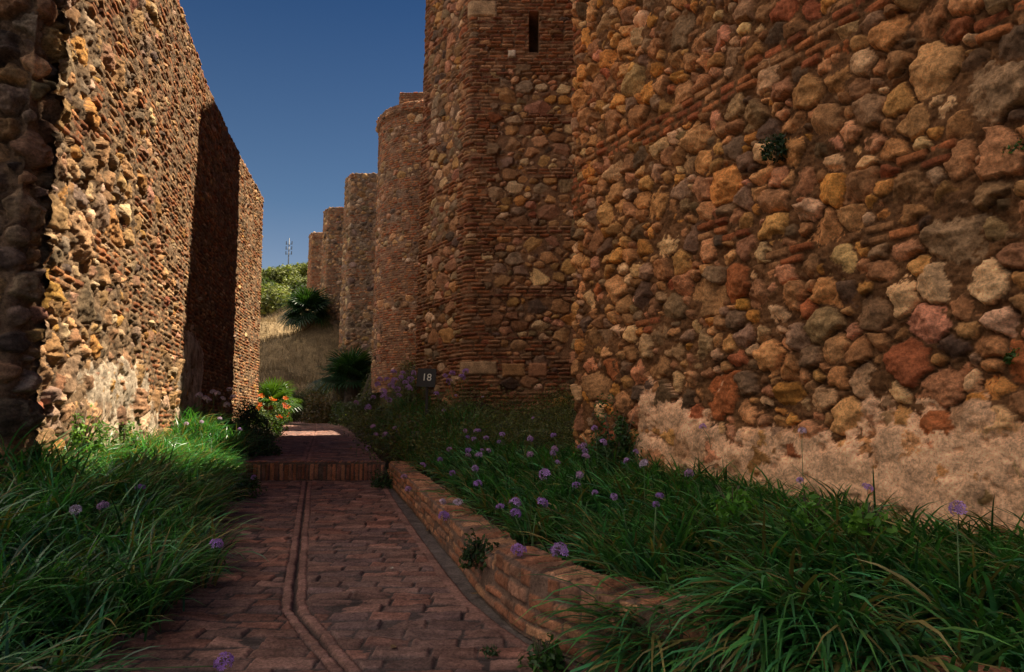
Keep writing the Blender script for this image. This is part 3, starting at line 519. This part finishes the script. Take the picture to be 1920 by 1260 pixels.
def shrub(name, label, cat, loc, ell, n, size, cols, seed, mat=None, group=None, blossom=None):
    o = empty(name, loc); tag(o, label, cat, group)
    V, Q, c = leafcloud(n, ell, size, cols, seed); mesh_obj("foliage", V, Q, mat or M_leaf, o, c, False)
    mb = MB(); rr = random.Random(seed)
    for k in range(7):
        a = rr.uniform(0, 6.28); q = rr.uniform(.3, .75); mb.tube([(0, 0, -.15 * min(1, ell[2])), (math.cos(a) * ell[0] * q * .5, math.sin(a) * ell[1] * q * .5, ell[2] * .4), (math.cos(a) * ell[0] * q, math.sin(a) * ell[1] * q, ell[2] * .8)], [.012 * min(1, ell[2] * 2), .008 * min(1, ell[2] * 2), .003], 5, (.10, .07, .04))
    mb.build("stem", M_stem, o)
    return o
WE = [(.08, .11, .03), (.12, .14, .04), (.07, .09, .035), (.17, .15, .05)]
def weed_mass(name, label, pts, h, seed, cols, size=.022, per=60, rad=.16):
    rg = np.random.default_rng(seed); n = len(pts) * per; c = np.repeat(pts, per, 0); hh = np.repeat(rg.uniform(.4, 1, len(pts)) * h, per)
    x = c[:, 0] + rg.normal(0, rad, n) ; y = c[:, 1] + rg.normal(0, rad, n); z = ground_z(x, y) + hh * rg.random(n) ** .8
    nrm = rg.normal(0, .7, (n, 3)) + [0, 0, .5]; nrm /= np.linalg.norm(nrm, axis=1)[:, None]; a = np.cross(nrm, rg.normal(0, 1, (n, 3))); a /= np.linalg.norm(a, axis=1)[:, None]; b = np.cross(nrm, a)
    P = np.stack([x, y, z], 1); s_ = rg.uniform(size * .5, size * 1.4, (n, 1)); V = np.stack([P - a * s_, P + b * s_ * .45, P + a * s_, P - b * s_ * .45], 1).reshape(-1, 3)
    col = np.array(cols)[rg.integers(0, len(cols), n)] * np.repeat(rg.uniform(.6, 1.35, len(pts)), per)[:, None] * rg.uniform(.7, 1.3, (n, 1))
    return tag(mesh_obj(name, V, np.arange(4 * n).reshape(n, 4), M_leaf, None, np.repeat(col, 4, 0), False), label, "weeds", kind='stuff')
rg = np.random.default_rng(3)
wp = np.array([(rg.uniform(-2.6, 1.3), rg.uniform(9.8, 14.6), 0) for _ in range(620)]); wp = wp[wp[:, 0] > XR(wp[:, 1]) + .5]
weed_mass("weeds", "tangle of small-leaved weeds on the bank below the big tower", wp, .75, 111, WE, .02, 70, .14)
wb = np.array([(XR(y) + rg.uniform(.25, 1.0 + .12 * (y - 11)), y, 0) for y in rg.uniform(11.6, 31, 560)])
weed_mass("undergrowth", "undergrowth lining the upper path beneath the towers", wb, .7, 112, WE + [(.10, .075, .03)], .035, 60, .25)

# ------------------------------------------------------------------ dry slope grass
xs = rg.uniform(-24, -7.5, 26000); ys = rg.uniform(36, 56, 26000); k = xs > -.42 * ys - 1.0; xs, ys = xs[k], ys[k]; n = len(xs)
bs = np.stack([xs, ys, ground_z(xs, ys) - .03], 1)
tag(blades("dry_grass", bs, rg.uniform(0, 6.28, n), rg.uniform(.25, .6, n), rg.uniform(0, .6, n), rg.uniform(.3, 1.3, n), rg.uniform(.015, .035, n), np.array((.34, .25, .13)) * rg.uniform(.6, 1.2, (n, 1)), M_dry, 3), "dry straw-coloured grass covering the slope at the end of the path", "dry grass", kind='stuff')

# ------------------------------------------------------------------ fan palms
def fan(mb, L, spread, nl, droop, col, rr):
    """one fan leaf: petiole along +x rising, then leaflets"""
    pet = L * .55; p0 = np.array((0, 0, 0)); p1 = np.array((pet, 0, 0)); mb.tube([p0, p1 * .5 + [0, 0, .02], p1], [.018, .012, .009], 5, np.array(col) * .8)
    for i in range(nl):
        a = (i / (nl - 1) - .5) * spread; d = np.array((math.cos(a), math.sin(a), 0)); s_ = np.array((-d[1], d[0], 0)); l = L * rr.uniform(.85, 1.05) * (1 - .18 * abs(a) / (spread / 2)); w = l * .035
        pts = [p1, p1 + d * l * .5 + [0, 0, l * .05], p1 + d * l * .85 + [0, 0, -droop * l * .2], p1 + d * l + [0, 0, -droop * l * .45]]; ws = [w * .4, w, w * .7, w * .08]
        V = []
        for q in range(4): V += [pts[q] - s_ * ws[q] + [0, 0, ws[q] * .5], pts[q] + s_ * ws[q] + [0, 0, ws[q] * .5]]
        mb.add(V, [[0, 1, 3, 2], [2, 3, 5, 4], [4, 5, 7, 6]], col=np.array(col) * rr.uniform(.75, 1.2))
def palm(label, loc, size, nf, seed, cols, th, elev=(-25, 85)):
    o = empty("fan_palm", loc); tag(o, label, "palm", "fan palms"); rr = random.Random(seed)
    mb = MB(); mb.tube([(0, 0, -.4), (0, 0, th * .5), (0, 0, th)], [size * .13, size * .12, size * .1], 10, (.09, .06, .04)); mb.build("trunk", M_bark, o)
    var = []
    for v in range(4):
        mb = MB(); fan(mb, size * .5, R(rr.uniform(210, 280)), 26, rr.uniform(.2, .8), cols[v % len(cols)], rr); var.append(mb)
    me = [None] * 4
    for i in range(nf):
        v = i % 4
        if me[v] is None: f_ = var[v].build("frond", M_palm, o, False); me[v] = f_.data
        else: f_ = part_mesh(me[v], "frond", o)
        e = R(elev[0] + (elev[1] - elev[0]) * (i + .5) / nf); f_.location = (0, 0, th); f_.rotation_euler = (rr.uniform(-.5, .5), -e, i * 2.4 + rr.uniform(-.3, .3)); s_ = rr.uniform(.85, 1.1); f_.scale = (s_, s_, s_)
    return o
DG = [(.02, .055, .02), (.03, .07, .02), (.025, .06, .025)]
palm("large dark fan palm on the dry slope in front of the farthest towers", (-13.5, 44.6, gz1(-13.5, 44.6)), 2.7, 46, 1, DG, .9, (-40, 70))
palm("bright green fan palm catching the sun beside the end of the left wall", (-10.1, 29, gz1(-10.1, 29)), 1.7, 20, 2, [(.07, .14, .02), (.05, .11, .02)], .75, (-30, 85))
palm("low dark fan palm at the foot of the plain grey-brown tower", (-8.2, 34.8, gz1(-8.2, 34.8)), 2.7, 26, 3, DG, 1.3, (-20, 80))

# ------------------------------------------------------------------ hill with trees, mast
hx = np.linspace(-120, 60, 60); hy = np.linspace(58, 190, 50); HX, HY = np.meshgrid(hx, hy)
hill_z = lambda x, y: 9.0 + 15.5 * sstep(58, 118, y) * (1 + .0 * x) + .06 * (x + 40) * sstep(70, 110, y)
HZ = hill_z(HX, HY); I = np.arange(HX.size).reshape(HX.shape)
tag(mesh_obj("hill", np.stack([HX, HY, HZ], 2).reshape(-1, 3), np.stack([I[:-1, :-1], I[:-1, 1:], I[1:, 1:], I[1:, :-1]], 2).reshape(-1, 4), M_soil, None, np.broadcast_to((.10, .085, .04), (HX.size, 3))), kind='structure')
TV = [(.15, .17, .04), (.19, .20, .05), (.11, .13, .04)]; TD = [(.05, .07, .025), (.06, .085, .03)]
def tree_meshes(seed, cols):
    V, Q, c = leafcloud(2600, (2.4, 2.4, 1.9), .19, cols, seed, .4, .4, 22); a = mesh_obj("crown", V, Q, M_tree, None, c, False)
    mb = MB(); mb.tube([(0, 0, -2.2), (.1, 0, -1), (0, .1, .3)], [.22, .16, .08], 7, (.1, .07, .05))
    for k in range(5): mb.tube([(0, 0, -.6), (math.cos(k * 1.3) * 1.3, math.sin(k * 1.3) * 1.3, .7)], [.09, .03], 5, (.1, .07, .05))
    b = mb.build("trunk", M_bark); return a, b
protos = []
for sd, cl, lb in ((201, TV, "yellow-green bushy tree on the sunny far hillside"), (202, TD, "dark green bushy tree on the far hillside"), (203, TV[1:], "rounded yellow-green tree on the far hillside")):
    r_ = empty("hillside_tree"); tag(r_, lb, "tree", "trees on the far hill"); a, b = tree_meshes(sd, cl); a.parent = r_; b.parent = r_; protos.append((r_, lb))
rt_ = random.Random(9); placed = set(); tid = 0
for j, y in enumerate((66, 73, 81, 90, 98, 106, 113, 119)):
    xa, xb = -.40 * y - 1, -.27 * y + 1; nn = 5
    for i in range(nn):
        x = xa + (xb - xa) * (i + rt_.uniform(.1, .9)) / nn; v = rt_.choice([0, 0, 2, 2, 1]) if y < 112 else 1
        if v not in placed: r_ = protos[v][0]; placed.add(v)
        else: r_ = copy_tree(protos[v][0])
        s_ = rt_.uniform(.8, 1.35) * (1 if y < 100 else .8); r_.scale = (s_, s_, s_ * rt_.uniform(.8, 1.1)); r_.rotation_euler = (0, 0, rt_.uniform(0, 6.28)); yy = y + rt_.uniform(-3, 3); r_.location = (x, yy, float(hill_z(x, yy)) + 1.6 * s_)
mst = empty("antenna_mast", (-39.5, 118, float(hill_z(-39.5, 118)))); tag(mst, "thin antenna mast standing on the hilltop above the trees", "mast")
mb = MB(); mb.tube([(0, 0, 0), (0, 0, 9.2)], [.12, .07], 6, (.1, .1, .11)); mb.build("pole", M_metal, mst)
mb = MB()
for z in (6.3, 7.2, 8.1): mb.box((0, 0, z), (1.1, .06, .06)); mb.box((.5, 0, z + .2), (.12, .12, .6)); mb.box((-.5, 0, z + .2), (.12, .12, .6))
mb.build("antenna", M_metal, mst, False)

# ------------------------------------------------------------------ sign, small box
sx0, sy0 = -1.66, 13.3; sg = empty("number_sign", (sx0, sy0, gz1(sx0, sy0)), R(-8)); tag(sg, "black number sign reading 18 on a dark post among purple flowers", "sign")
top = 2.34 - sg.location.z
mb = MB(); mb.box((0, .02, top / 2 - .1), (.05, .03, top + .2)); mb.build("post", M_black, sg, False)
mb = MB(); mb.box((0, 0, 0), (.37, .02, .36)); pn = mb.build("panel", M_black, sg, False); pn.location = (0, -.03, top - .18); pn.rotation_euler = (R(-6), R(3), 0)
mb_ = bpy.data.curves.new("number", 'FONT'); mb_.body = "18"; mb_.size = .20; mb_.align_x = 'CENTER'; mb_.align_y = 'CENTER'; mb_.extrude = .002; mb_.materials.append(M_cream)
tmp = link(bpy.data.objects.new("number", mb_)); C.view_layer.update(); nm = bpy.data.meshes.new_from_object(tmp.evaluated_get(C.evaluated_depsgraph_get())); bpy.data.objects.remove(tmp)
nu = link(bpy.data.objects.new("number", nm)); nu.parent = pn; nu.location = (.01, -.0125, 0); nu.rotation_euler = (R(90), 0, 0)
bx = empty("utility_box", (-1.66, 12.0, gz1(-1.66, 12.0)), .2); tag(bx, "small dark metal box on a short stake in the weeds below the number sign", "box")
mb = MB(); mb.box((0, 0, .36), (.16, .14, .16)); mb.build("housing", M_black, bx, False)
mb = MB(); mb.box((0, 0, .445), (.18, .16, .012)); mb.build("lid", M_metal, bx, False)
mb = MB(); mb.box((0, 0, .1), (.04, .04, .36)); mb.build("stake", M_black, bx, False)

# ------------------------------------------------------------------ purple flower heads on stems
FL_NEAR = [ (0.04, 4.25, 0.53, 'full purple flower head hanging over the planter cap, nearer the path'),
 (0.24, 3.55, 0.65, 'tall purple flower head above the planter cap, farther from the path'),
 (-0.52, 5.37, 0.58, 'round purple flower head leaning over the brick planter edge beside the path'),
 (-0.43, 5.52, 0.67, 'paler spread purple flower head just above the planter edge'),
 (-0.63, 6.36, 0.58, 'small purple flower head touching the paler spread one at the planter edge'),
 (-0.28, 5.65, 0.8, 'loose purple flower head amid strap leaves, midway along the planter'),
 (-0.08, 4.81, 0.72, 'small purple flower head low among dark strap leaves, left of a stacked pair'),
 (0.02, 4.6, 0.77, 'upper purple flower head of a stacked pair amid dark strap leaves'),
 (0.02, 4.61, 0.7, 'lower purple flower head of a stacked pair amid dark strap leaves'),
 (0.2, 4.64, 0.77, 'single purple flower head right of the stacked pair in the strap leaves'),
 (0.24, 5.01, 0.92, 'wide purple flower head in the middle of the right bed'),
 (-0.12, 8.45, 1.15, 'violet flower head on an upright stem below the brick tower corner'),
 (1.02, 5.36, 0.98, 'deep purple flower head in front of the pale plaster foot of the wall'),
 (0.86, 6.52, 1.11, 'bright violet flower head beside the end of the right wall, lower of two'),
 (0.94, 7.85, 1.23, 'bright violet flower head beside the end of the right wall, upper of two'),
 (0.41, 6.66, 1.04, 'pink purple flower head in the upper right bed, right of a twin'),
 (0.18, 6.81, 0.98, 'pink purple flower head in the upper right bed, left of a twin'),
 (-0.57, 6.61, 0.82, 'slim purple flower head above the bend of the planter wall'),
 (-0.49, 9.49, 1.18, 'round lilac flower head in the weeds under the tower corner'),
 (-1.09, 7.31, 0.6, 'pink flower head at the far end of the planter, lower of two'),
 (-1.29, 8.29, 0.65, 'pink flower head at the far end of the planter, upper of two'),
 (-1.09, 8.49, 0.78, 'magenta flower head near the orange end block of the planter'),
 (2.56, 6.08, 1.22, 'lone violet flower head on a tall stem against the pale plaster'),
 (2.0, 3.13, 0.91, "loose lilac flower head by the wall at the picture's edge"),
 (1.98, 7.14, 1.25, 'violet flower head on a tall stem near the wall bush'),
 (0.65, 6.11, 1.0, 'faded pinkish flower head between the twin heads and the wall'),
 (0.33, 10.7, 1.36, 'small pink flower head high in the weeds before the tower'),
 (-0.6, 14.0, 1.81, 'small pale flower head at the foot of the brick tower'),
 (-1.11, 13.5, 1.82, 'small lilac flower head right of the sign post'),
 (-1.21, 12.2, 1.5, 'lilac flower head below and right of the number sign'),
 (-3.15, 5.9, 0.75, 'purple flower head rising above the shaded left border'),
 (-2.9, 4.95, 0.71, 'pinkish flower head in the dark left border'),
 (-2.89, 4.63, 0.72, 'pale flower head farthest into the dark left border'),
 (-1.83, 4.35, 0.55, 'purple flower head leaning from the left border over the path bricks'),
 (-4.84, 12.25, 1.17, 'lilac flower head at the tip of the sunlit left border'),
 (-5.39, 11.39, 1.27, 'pale lilac flower head in sunlit grass, left of a row of three'),
 (-5.22, 11.57, 1.3, 'pale lilac flower head in sunlit grass, middle of a row of three'),
 (-5.12, 12.05, 1.36, 'pale lilac flower head in sunlit grass, right of a row of three'),
 (-1.17, 2.92, 0.33, 'dim purple flower head low over the path at the bottom edge'),
 (-3.02, 8.12, 0.66, 'tiny purple flower head by the end of the brick step') ]
FL_A = [(-3.1, 15.33, 1.85), (-3.01, 15.31, 2.13), (-2.6, 13.8, 1.9), (-2.54, 13.84, 2.16), (-2.63, 15.12, 2.4), (-2.57, 14.95, 2.19), (-2.41, 14.84, 2.26), (-2.22, 14.22, 2.11), (-2.19, 14.73, 2.21), (-2.12, 14.73, 2.35), (-2.46, 14.69, 2.0), (-2.11, 13.97, 1.99), (-2.58, 14.43, 1.76), (-3.01, 14.37, 1.6), (-2.79, 14.93, 1.84), (-2.47, 15.39, 2.4), (-2.97, 15.31, 2.25), (-2.59, 14.63, 2.06), (-2.39, 14.46, 1.86)]
FL_B = [(-1.4, 14.3, 2.26), (-1.25, 14.3, 2.32), (-0.97, 14.3, 2.35), (-1.58, 14.3, 1.89), (-1.32, 14.3, 2.15), (-1.05, 14.3, 2.23)]
FL_C = [(-2.82, 12.4, 1.65), (-2.5, 12.4, 1.22), (-2.28, 12.4, 1.08), (-2.45, 12.4, 1.08), (-2.58, 12.4, 0.84), (-1.77, 12.4, 1.08), (-1.91, 12.4, 0.89), (-2.11, 12.4, 1.17), (-1.48, 12.4, 0.89)]
FL_D = [(-5.74, 12.6, 1.8), (-5.5, 12.6, 1.85), (-5.64, 12.6, 1.73), (-5.21, 12.6, 1.9), (-5.13, 12.6, 1.75), (-5.77, 12.6, 1.78), (-5.57, 12.6, 1.69), (-5.42, 12.6, 1.82), (-5.24, 12.6, 1.61), (-5.32, 12.6, 1.73)]
# {'sprig1': (1.3, 4.38, 0.77), 'sprig2': (1.54, 3.74, 0.75), 'sprig3': (1.63, 3.5, 0.71), 'vine': (-0.26, 4.32, 0.43), 'sprig4': (0.33, 3.83, 0.7)}

def floret_head(seed, rad, nf, col):
    mb = MB(); rr = random.Random(seed)
    for i in range(nf):
        th = math.acos(1 - 1.15 * (i + .5) / nf); ph = i * 2.4 + rr.uniform(-.3, .3); d = np.array((math.sin(th) * math.cos(ph), math.sin(th) * math.sin(ph), math.cos(th))); c = d * rad * rr.uniform(.75, 1.05)
        mb.tube([(0, 0, -rad * .35), c * .5, c], [.0014, .0012, .0016], 4, (.16, .14, .10))
        a = np.cross(d, rr.choice([(0, 0, 1.), (1., 0, 0)])); a /= np.linalg.norm(a) + 1e-6; b = np.cross(d, a); cc = np.array(col) * rr.uniform(.75, 1.25)
        for k in range(6):
            t = k * math.pi / 3 + rr.uniform(-.15, .15); u = a * math.cos(t) + b * math.sin(t); w = -a * math.sin(t) + b * math.cos(t); L = rad * rr.uniform(.42, .6)
            mb.add([c, c + u * L * .55 + w * L * .2 + d * L * .22, c + u * L + d * L * .12, c + u * L * .55 - w * L * .2 + d * L * .22], [[0, 1, 2, 3]], col=cc)
    return mb
PUR = [(.46, .24, .60), (.52, .30, .62), (.40, .20, .56), (.58, .34, .56), (.70, .56, .68)]
HEADS = [floret_head(300 + k, .045, 13 + k, PUR[k]) for k in range(5)]; HM = [None] * 5
def flower(x, y, z, label, v, group=None, sc=1.):
    rr = random.Random(int(x * 977 + y * 131 + z * 17)); lx, ly = rr.uniform(-.12, .12), rr.uniform(-.12, .12)
    if y < 11:                                                       # rooted in a bed, leaning over the edge when the head hangs out
        if XB(max(y, 1.5)) + .2 > x > (XB(max(y, 1.5)) + XL(y)) / 2: lx = XB(max(y, 1.5)) + .3 - x
        elif XL(y) - .1 < x <= (XB(max(y, 1.5)) + XL(y)) / 2: lx = XL(y) - .15 - x
    zg = gz1(x + lx, y + ly)
    o = empty("purple_flower", (x + lx, y + ly, min(zg, z - .15))); tag(o, label, "flower", group or "purple flower heads in the borders"); h = z - o.location.z
    mb = MB(); mb.tube([(0, 0, -.03), (-lx * .12, -ly * .2, h * .45), (-lx * .45, -ly * .5, h * .85), (-lx, -ly, h - .012)], [.0038, .0034, .003, .0026], 5, (.09, .15, .05)); mb.build("stem", M_stem, o)
    if HM[v] is None: q = HEADS[v].build("flower_head", M_petal, o, False); HM[v] = q.data
    else: q = part_mesh(HM[v], "flower_head", o)
    q.location = (-lx, -ly, h); sc *= .92; q.scale = (sc, sc, sc * rr.uniform(.8, 1.1)); q.rotation_euler = (rr.uniform(-.6, .6), rr.uniform(-.6, .6), rr.uniform(0, 6))
for i, (x, y, z, l) in enumerate(FL_NEAR):
    v = 3 if 'pink' in l else 4 if 'pale' in l else 1 if ('lilac' in l or 'violet' in l) else i % 3
    flower(x, y, z, l, v, sc=.7 if ('small' in l or 'tiny' in l or 'slim' in l) else 1.05 if ('full' in l or 'tall purple' in l or 'round purple' in l or 'wide' in l) else .88)
for L_, l, v, sc_f in ((FL_A, "purple flower head in the dense crowd of blooms left of the number sign", 1, 1.6), (FL_B, "violet flower head in the small cluster right of the number sign", 0, 1.5), (FL_C, "small pinkish flower head in the undergrowth right of the upper path", 3, 1.25), (FL_D, "pale flower head on a tall stem before the shaded strip of the left wall", 4, 1.3)):
    for i, (x, y, z) in enumerate(L_): flower(x, y, z, l, v, l.replace("purple flower head", "purple flower heads").replace("violet flower head", "violet flower heads").replace("pale flower head", "pale flower heads"), sc_f * (.85 + .3 * (i % 3) / 2))

# ------------------------------------------------------------------ shrubs and weeds that stand alone
GB = [(.04, .09, .02), (.06, .12, .025), (.03, .07, .02), (.09, .14, .03)]
def blossoms(o, n, ell, seed, cols, size=.06):
    rr = random.Random(seed)
    for i in range(n):
        mb = MB(); c = rr.choice(cols)
        for f in range(3):
            off = np.array((rr.uniform(-.05, .05), rr.uniform(-.05, .05), rr.uniform(-.03, .05)))
            for k in range(5):
                t = k * 1.2566 + f; u = np.array((math.cos(t), math.sin(t), .5)); w = np.array((-math.sin(t), math.cos(t), 0)); mb.add([off, off + u * size * .6 + w * size * .3, off + u * size, off + u * size * .6 - w * size * .3], [[0, 1, 2, 3]], col=np.array(c) * rr.uniform(.8, 1.2))
        b = mb.build("blossom", M_petal, o, False); a = rr.uniform(-2.6, .9); q = rr.uniform(.75, 1.0); zz = rr.uniform(.35, 1.0); b.location = (math.cos(a) * ell[0] * q * math.sqrt(max(.1, 1 - (zz * .8) ** 2)), math.sin(a) * ell[1] * q * math.sqrt(max(.1, 1 - (zz * .8) ** 2)), zz * ell[2]); b.rotation_euler = (rr.uniform(-.9, .9), rr.uniform(-.9, .9), 0)
ORG = [(.65, .16, .02), (.70, .25, .03), (.55, .10, .02)]
def P3(x, y, dz=0): return (x, y, gz1(x, y) + dz)
b = shrub("flowering_shrub", "leafy shrub with orange trumpet blossoms in the sun at the left wall's far end", "shrub", P3(-6.95, 19.6), (.75, .7, 1.0), 4200, .035, GB + [(.14, .17, .03)], 401, group="orange-flowered shrubs"); blossoms(b, 12, (.75, .7, 1.0), 1, ORG, .075)
b = shrub("flowering_shrub", "darker shrub with a few orange blossoms in the shade beside the upper path's left edge", "shrub", P3(-5.75, 14.9), (.65, .7, .95), 3600, .033, [(.025, .06, .018), (.035, .075, .02)], 402, group="orange-flowered shrubs"); blossoms(b, 6, (.65, .7, .95), 2, ORG, .06)
shrub("low_shrub", "low dark shrub drooping over the left end of the brick step", "shrub", P3(-4.75, 12.6), (.5, .75, .55), 2600, .03, [(.025, .06, .018), (.04, .08, .02)], 403)
shrub("low_shrub", "bushy green plant at the end of the left border just before the step", "shrub", P3(-3.75, 9.4), (.35, .5, .45), 1800, .024, [(.035, .08, .02), (.05, .10, .025)], 404)
BW = [(.13, .075, .03), (.16, .09, .035), (.09, .075, .03), (.11, .09, .03)]
shrub("bushy_shrub", "brownish seeding shrub closing the end of the path", "shrub", P3(-8.7, 31.8), (1.5, 1.1, 1.6), 5200, .06, BW, 405)
shrub("bushy_shrub", "olive green shrub left of the brownish one at the path's end", "shrub", P3(-10.3, 34.0), (1.2, 1.0, 1.7), 4200, .06, [(.07, .075, .025), (.09, .085, .03)], 406)
shrub("bushy_shrub", "wide dark olive shrub at the foot of the round tower", "shrub", P3(-5.6, 26.0), (1.6, 1.0, 1.3), 5200, .05, [(.05, .06, .02), (.07, .07, .025)], 407)
shrub("bushy_shrub", "dark green shrub in the gap between round tower and big tower", "shrub", P3(-3.5, 20.6), (1.0, 1.0, 1.2), 3800, .045, [(.03, .05, .018), (.045, .06, .02)], 408)
shrub("bushy_shrub", "small dark green shrub at the foot of the dry slope", "shrub", P3(-11.9, 36.6), (1.3, 1.0, 1.2), 3200, .06, [(.035, .06, .02), (.05, .08, .025)], 430)
shrub("bushy_shrub", "dense green shrub at the right edge where the upper path ends", "shrub", P3(-6.9, 29.6), (1.2, 1.2, 1.3), 3800, .055, [(.04, .07, .02), (.06, .09, .025)], 431)
shrub("bushy_shrub", "yellowish shrub on the dry slope behind the brownish one", "shrub", P3(-10.4, 37.6), (1.4, 1.0, 1.1), 3200, .06, [(.11, .10, .03), (.08, .085, .03)], 432)
shrub("wall_plant", "leafy dark bush growing against the foot of the right wall near its end", "plant", (1.22, 8.2, .72), (.36, .34, .85), 3200, .026, [(.03, .075, .02), (.045, .10, .025)], 409)
shrub("wall_plant", "dark fern-like plant hanging from a hole high in the right wall", "plant", (2.56, 6.33, 3.85), (.16, .14, .28), 900, .02, [(.02, .045, .015)], 410)
shrub("wall_plant", "small green tuft sprouting high in the right wall at the picture's edge", "plant", (3.52, 4.62, 3.18), (.10, .1, .12), 220, .02, [(.06, .13, .02)], 411)
shrub("wall_plant", "small green tuft sprouting at eye level in the right wall at the picture's edge", "plant", (3.50, 4.7, 1.72), (.08, .08, .12), 200, .02, [(.06, .13, .02)], 412)
shrub("path_weed", "leafy weed growing where gutter and planter meet in the foreground", "weed", (.15, 3.5, .10), (.13, .12, .20), 420, .021, [(.05, .12, .02), (.035, .085, .02)], 413)
shrub("path_weed", "tiny weed sprouting between the path bricks", "weed", (-.11, 3.68, .11), (.055, .05, .07), 110, .013, [(.04, .08, .025)], 414)
shrub("trailing_plant", "trailing plant hanging over the planter wall at its bend", "plant", (-.24, 4.72, .36), (.14, .2, .22), 700, .02, [(.03, .07, .02), (.05, .09, .025)], 415)
shrub("trailing_plant", "small plant tucked in the corner between step and planter", "plant", (-1.95, 10.6, .32), (.2, .35, .35), 900, .025, [(.03, .07, .02), (.05, .09, .025)], 416)
shrub("leafy_sprig", "bright green sprig in the right bed, farthest of three", "weed", P3(1.45, 4.6, .3), (.16, .16, .2), 160, .028, [(.10, .24, .03)], 417)
shrub("leafy_sprig", "bright green sprig in the right bed, middle of three", "weed", P3(1.75, 4.1, .3), (.16, .14, .2), 160, .028, [(.10, .24, .03)], 418)
shrub("leafy_sprig", "bright green sprig in the right bed, nearest of three", "weed", P3(1.9, 3.75, .3), (.14, .14, .18), 140, .028, [(.12, .26, .03)], 419)
shrub("leafy_sprig", "yellow-green leafy weed against the sunlit left wall near its dark corner", "weed", P3(-4.45, 7.1, .15), (.4, .35, .6), 900, .03, [(.12, .22, .03), (.08, .16, .03)], 420)
shrub("leafy_sprig", "light green leafy weed at the foot of the sunlit left wall, farther along", "weed", P3(-4.85, 8.6, .1), (.35, .4, .55), 900, .028, [(.10, .2, .03), (.07, .14, .03)], 421)

# ------------------------------------------------------------------ fallen leaves on the path
def dead_leaf(x, y, sz, rz, label, col):
    z = .03 * y + (.3 if y > STEP else 0) + .016; o = bpy.data.objects.new("x", None); bpy.data.objects.remove(o); mb = MB(); V = []
    for k in range(5):
        t = k / 4; w = sz * .3 * math.sin(math.pi * min(.97, t * .9 + .06)); V += [(t * sz - sz / 2, -w, .25 * w + sz * .18 * (t - .5) ** 2 * 4), (t * sz - sz / 2, 0, sz * .15 * (t - .5) ** 2 * 4), (t * sz - sz / 2, w, .35 * w + sz * .18 * (t - .5) ** 2 * 4)]
    Q = [[3 * k + j, 3 * k + j + 1, 3 * k + j + 4, 3 * k + j + 3] for k in range(4) for j in (0, 1)]
    mb.add(V, Q, col=col); l = mb.build("fallen_leaf", M_dry, None, True); l.location = (x, y, z); l.rotation_euler = (0, 0, rz); tag(l, label, "leaf", "fallen leaves on the path")
for i, (x, y, sz, lb, c) in enumerate(((-4.85, 16.3, .16, "dark curled leaf beside the drain on the upper path", (.05, .035, .02)), (-.93, 5.45, .05, "pale scrap of dry leaf in the middle of the lower path", (.55, .48, .38)), (-2.35, 9.6, .07, "small dark leaf on the far part of the lower path", (.10, .06, .03)),
    (-1.75, 4.3, .06, "brown leaf near the left border in the foreground", (.18, .10, .05)), (-.62, 3.75, .055, "brown leaf on the foreground bricks right of the drain", (.22, .13, .06)), (-.25, 4.75, .06, "brown leaf lying in the grey gutter by the planter", (.20, .12, .05)), (-.85, 7.0, .06, "tan leaf lying in the gutter farther along the planter", (.28, .18, .08)), (-2.6, 7.2, .06, "reddish leaf near the left border midway along the lower path", (.24, .09, .05)))):
    dead_leaf(x, y, sz, i * 1.3, lb, c)

rf = random.Random(12); k_ = 0
while k_ < 34:
    y = rf.uniform(4.2, 10.2); a, b_ = float(XB(y)) + .25, float(XRW(min(y, 9.5))) - .3; x = rf.uniform(a, a + (b_ - a) * .75)
    flower(x, y, gz1(x, y) + rf.uniform(.38, .55), "small purple flower head scattered among the strap leaves of the raised bed", rf.choice([0, 1, 2, 3]), "small purple flower heads scattered in the raised bed", rf.uniform(.55, .85)); k_ += 1
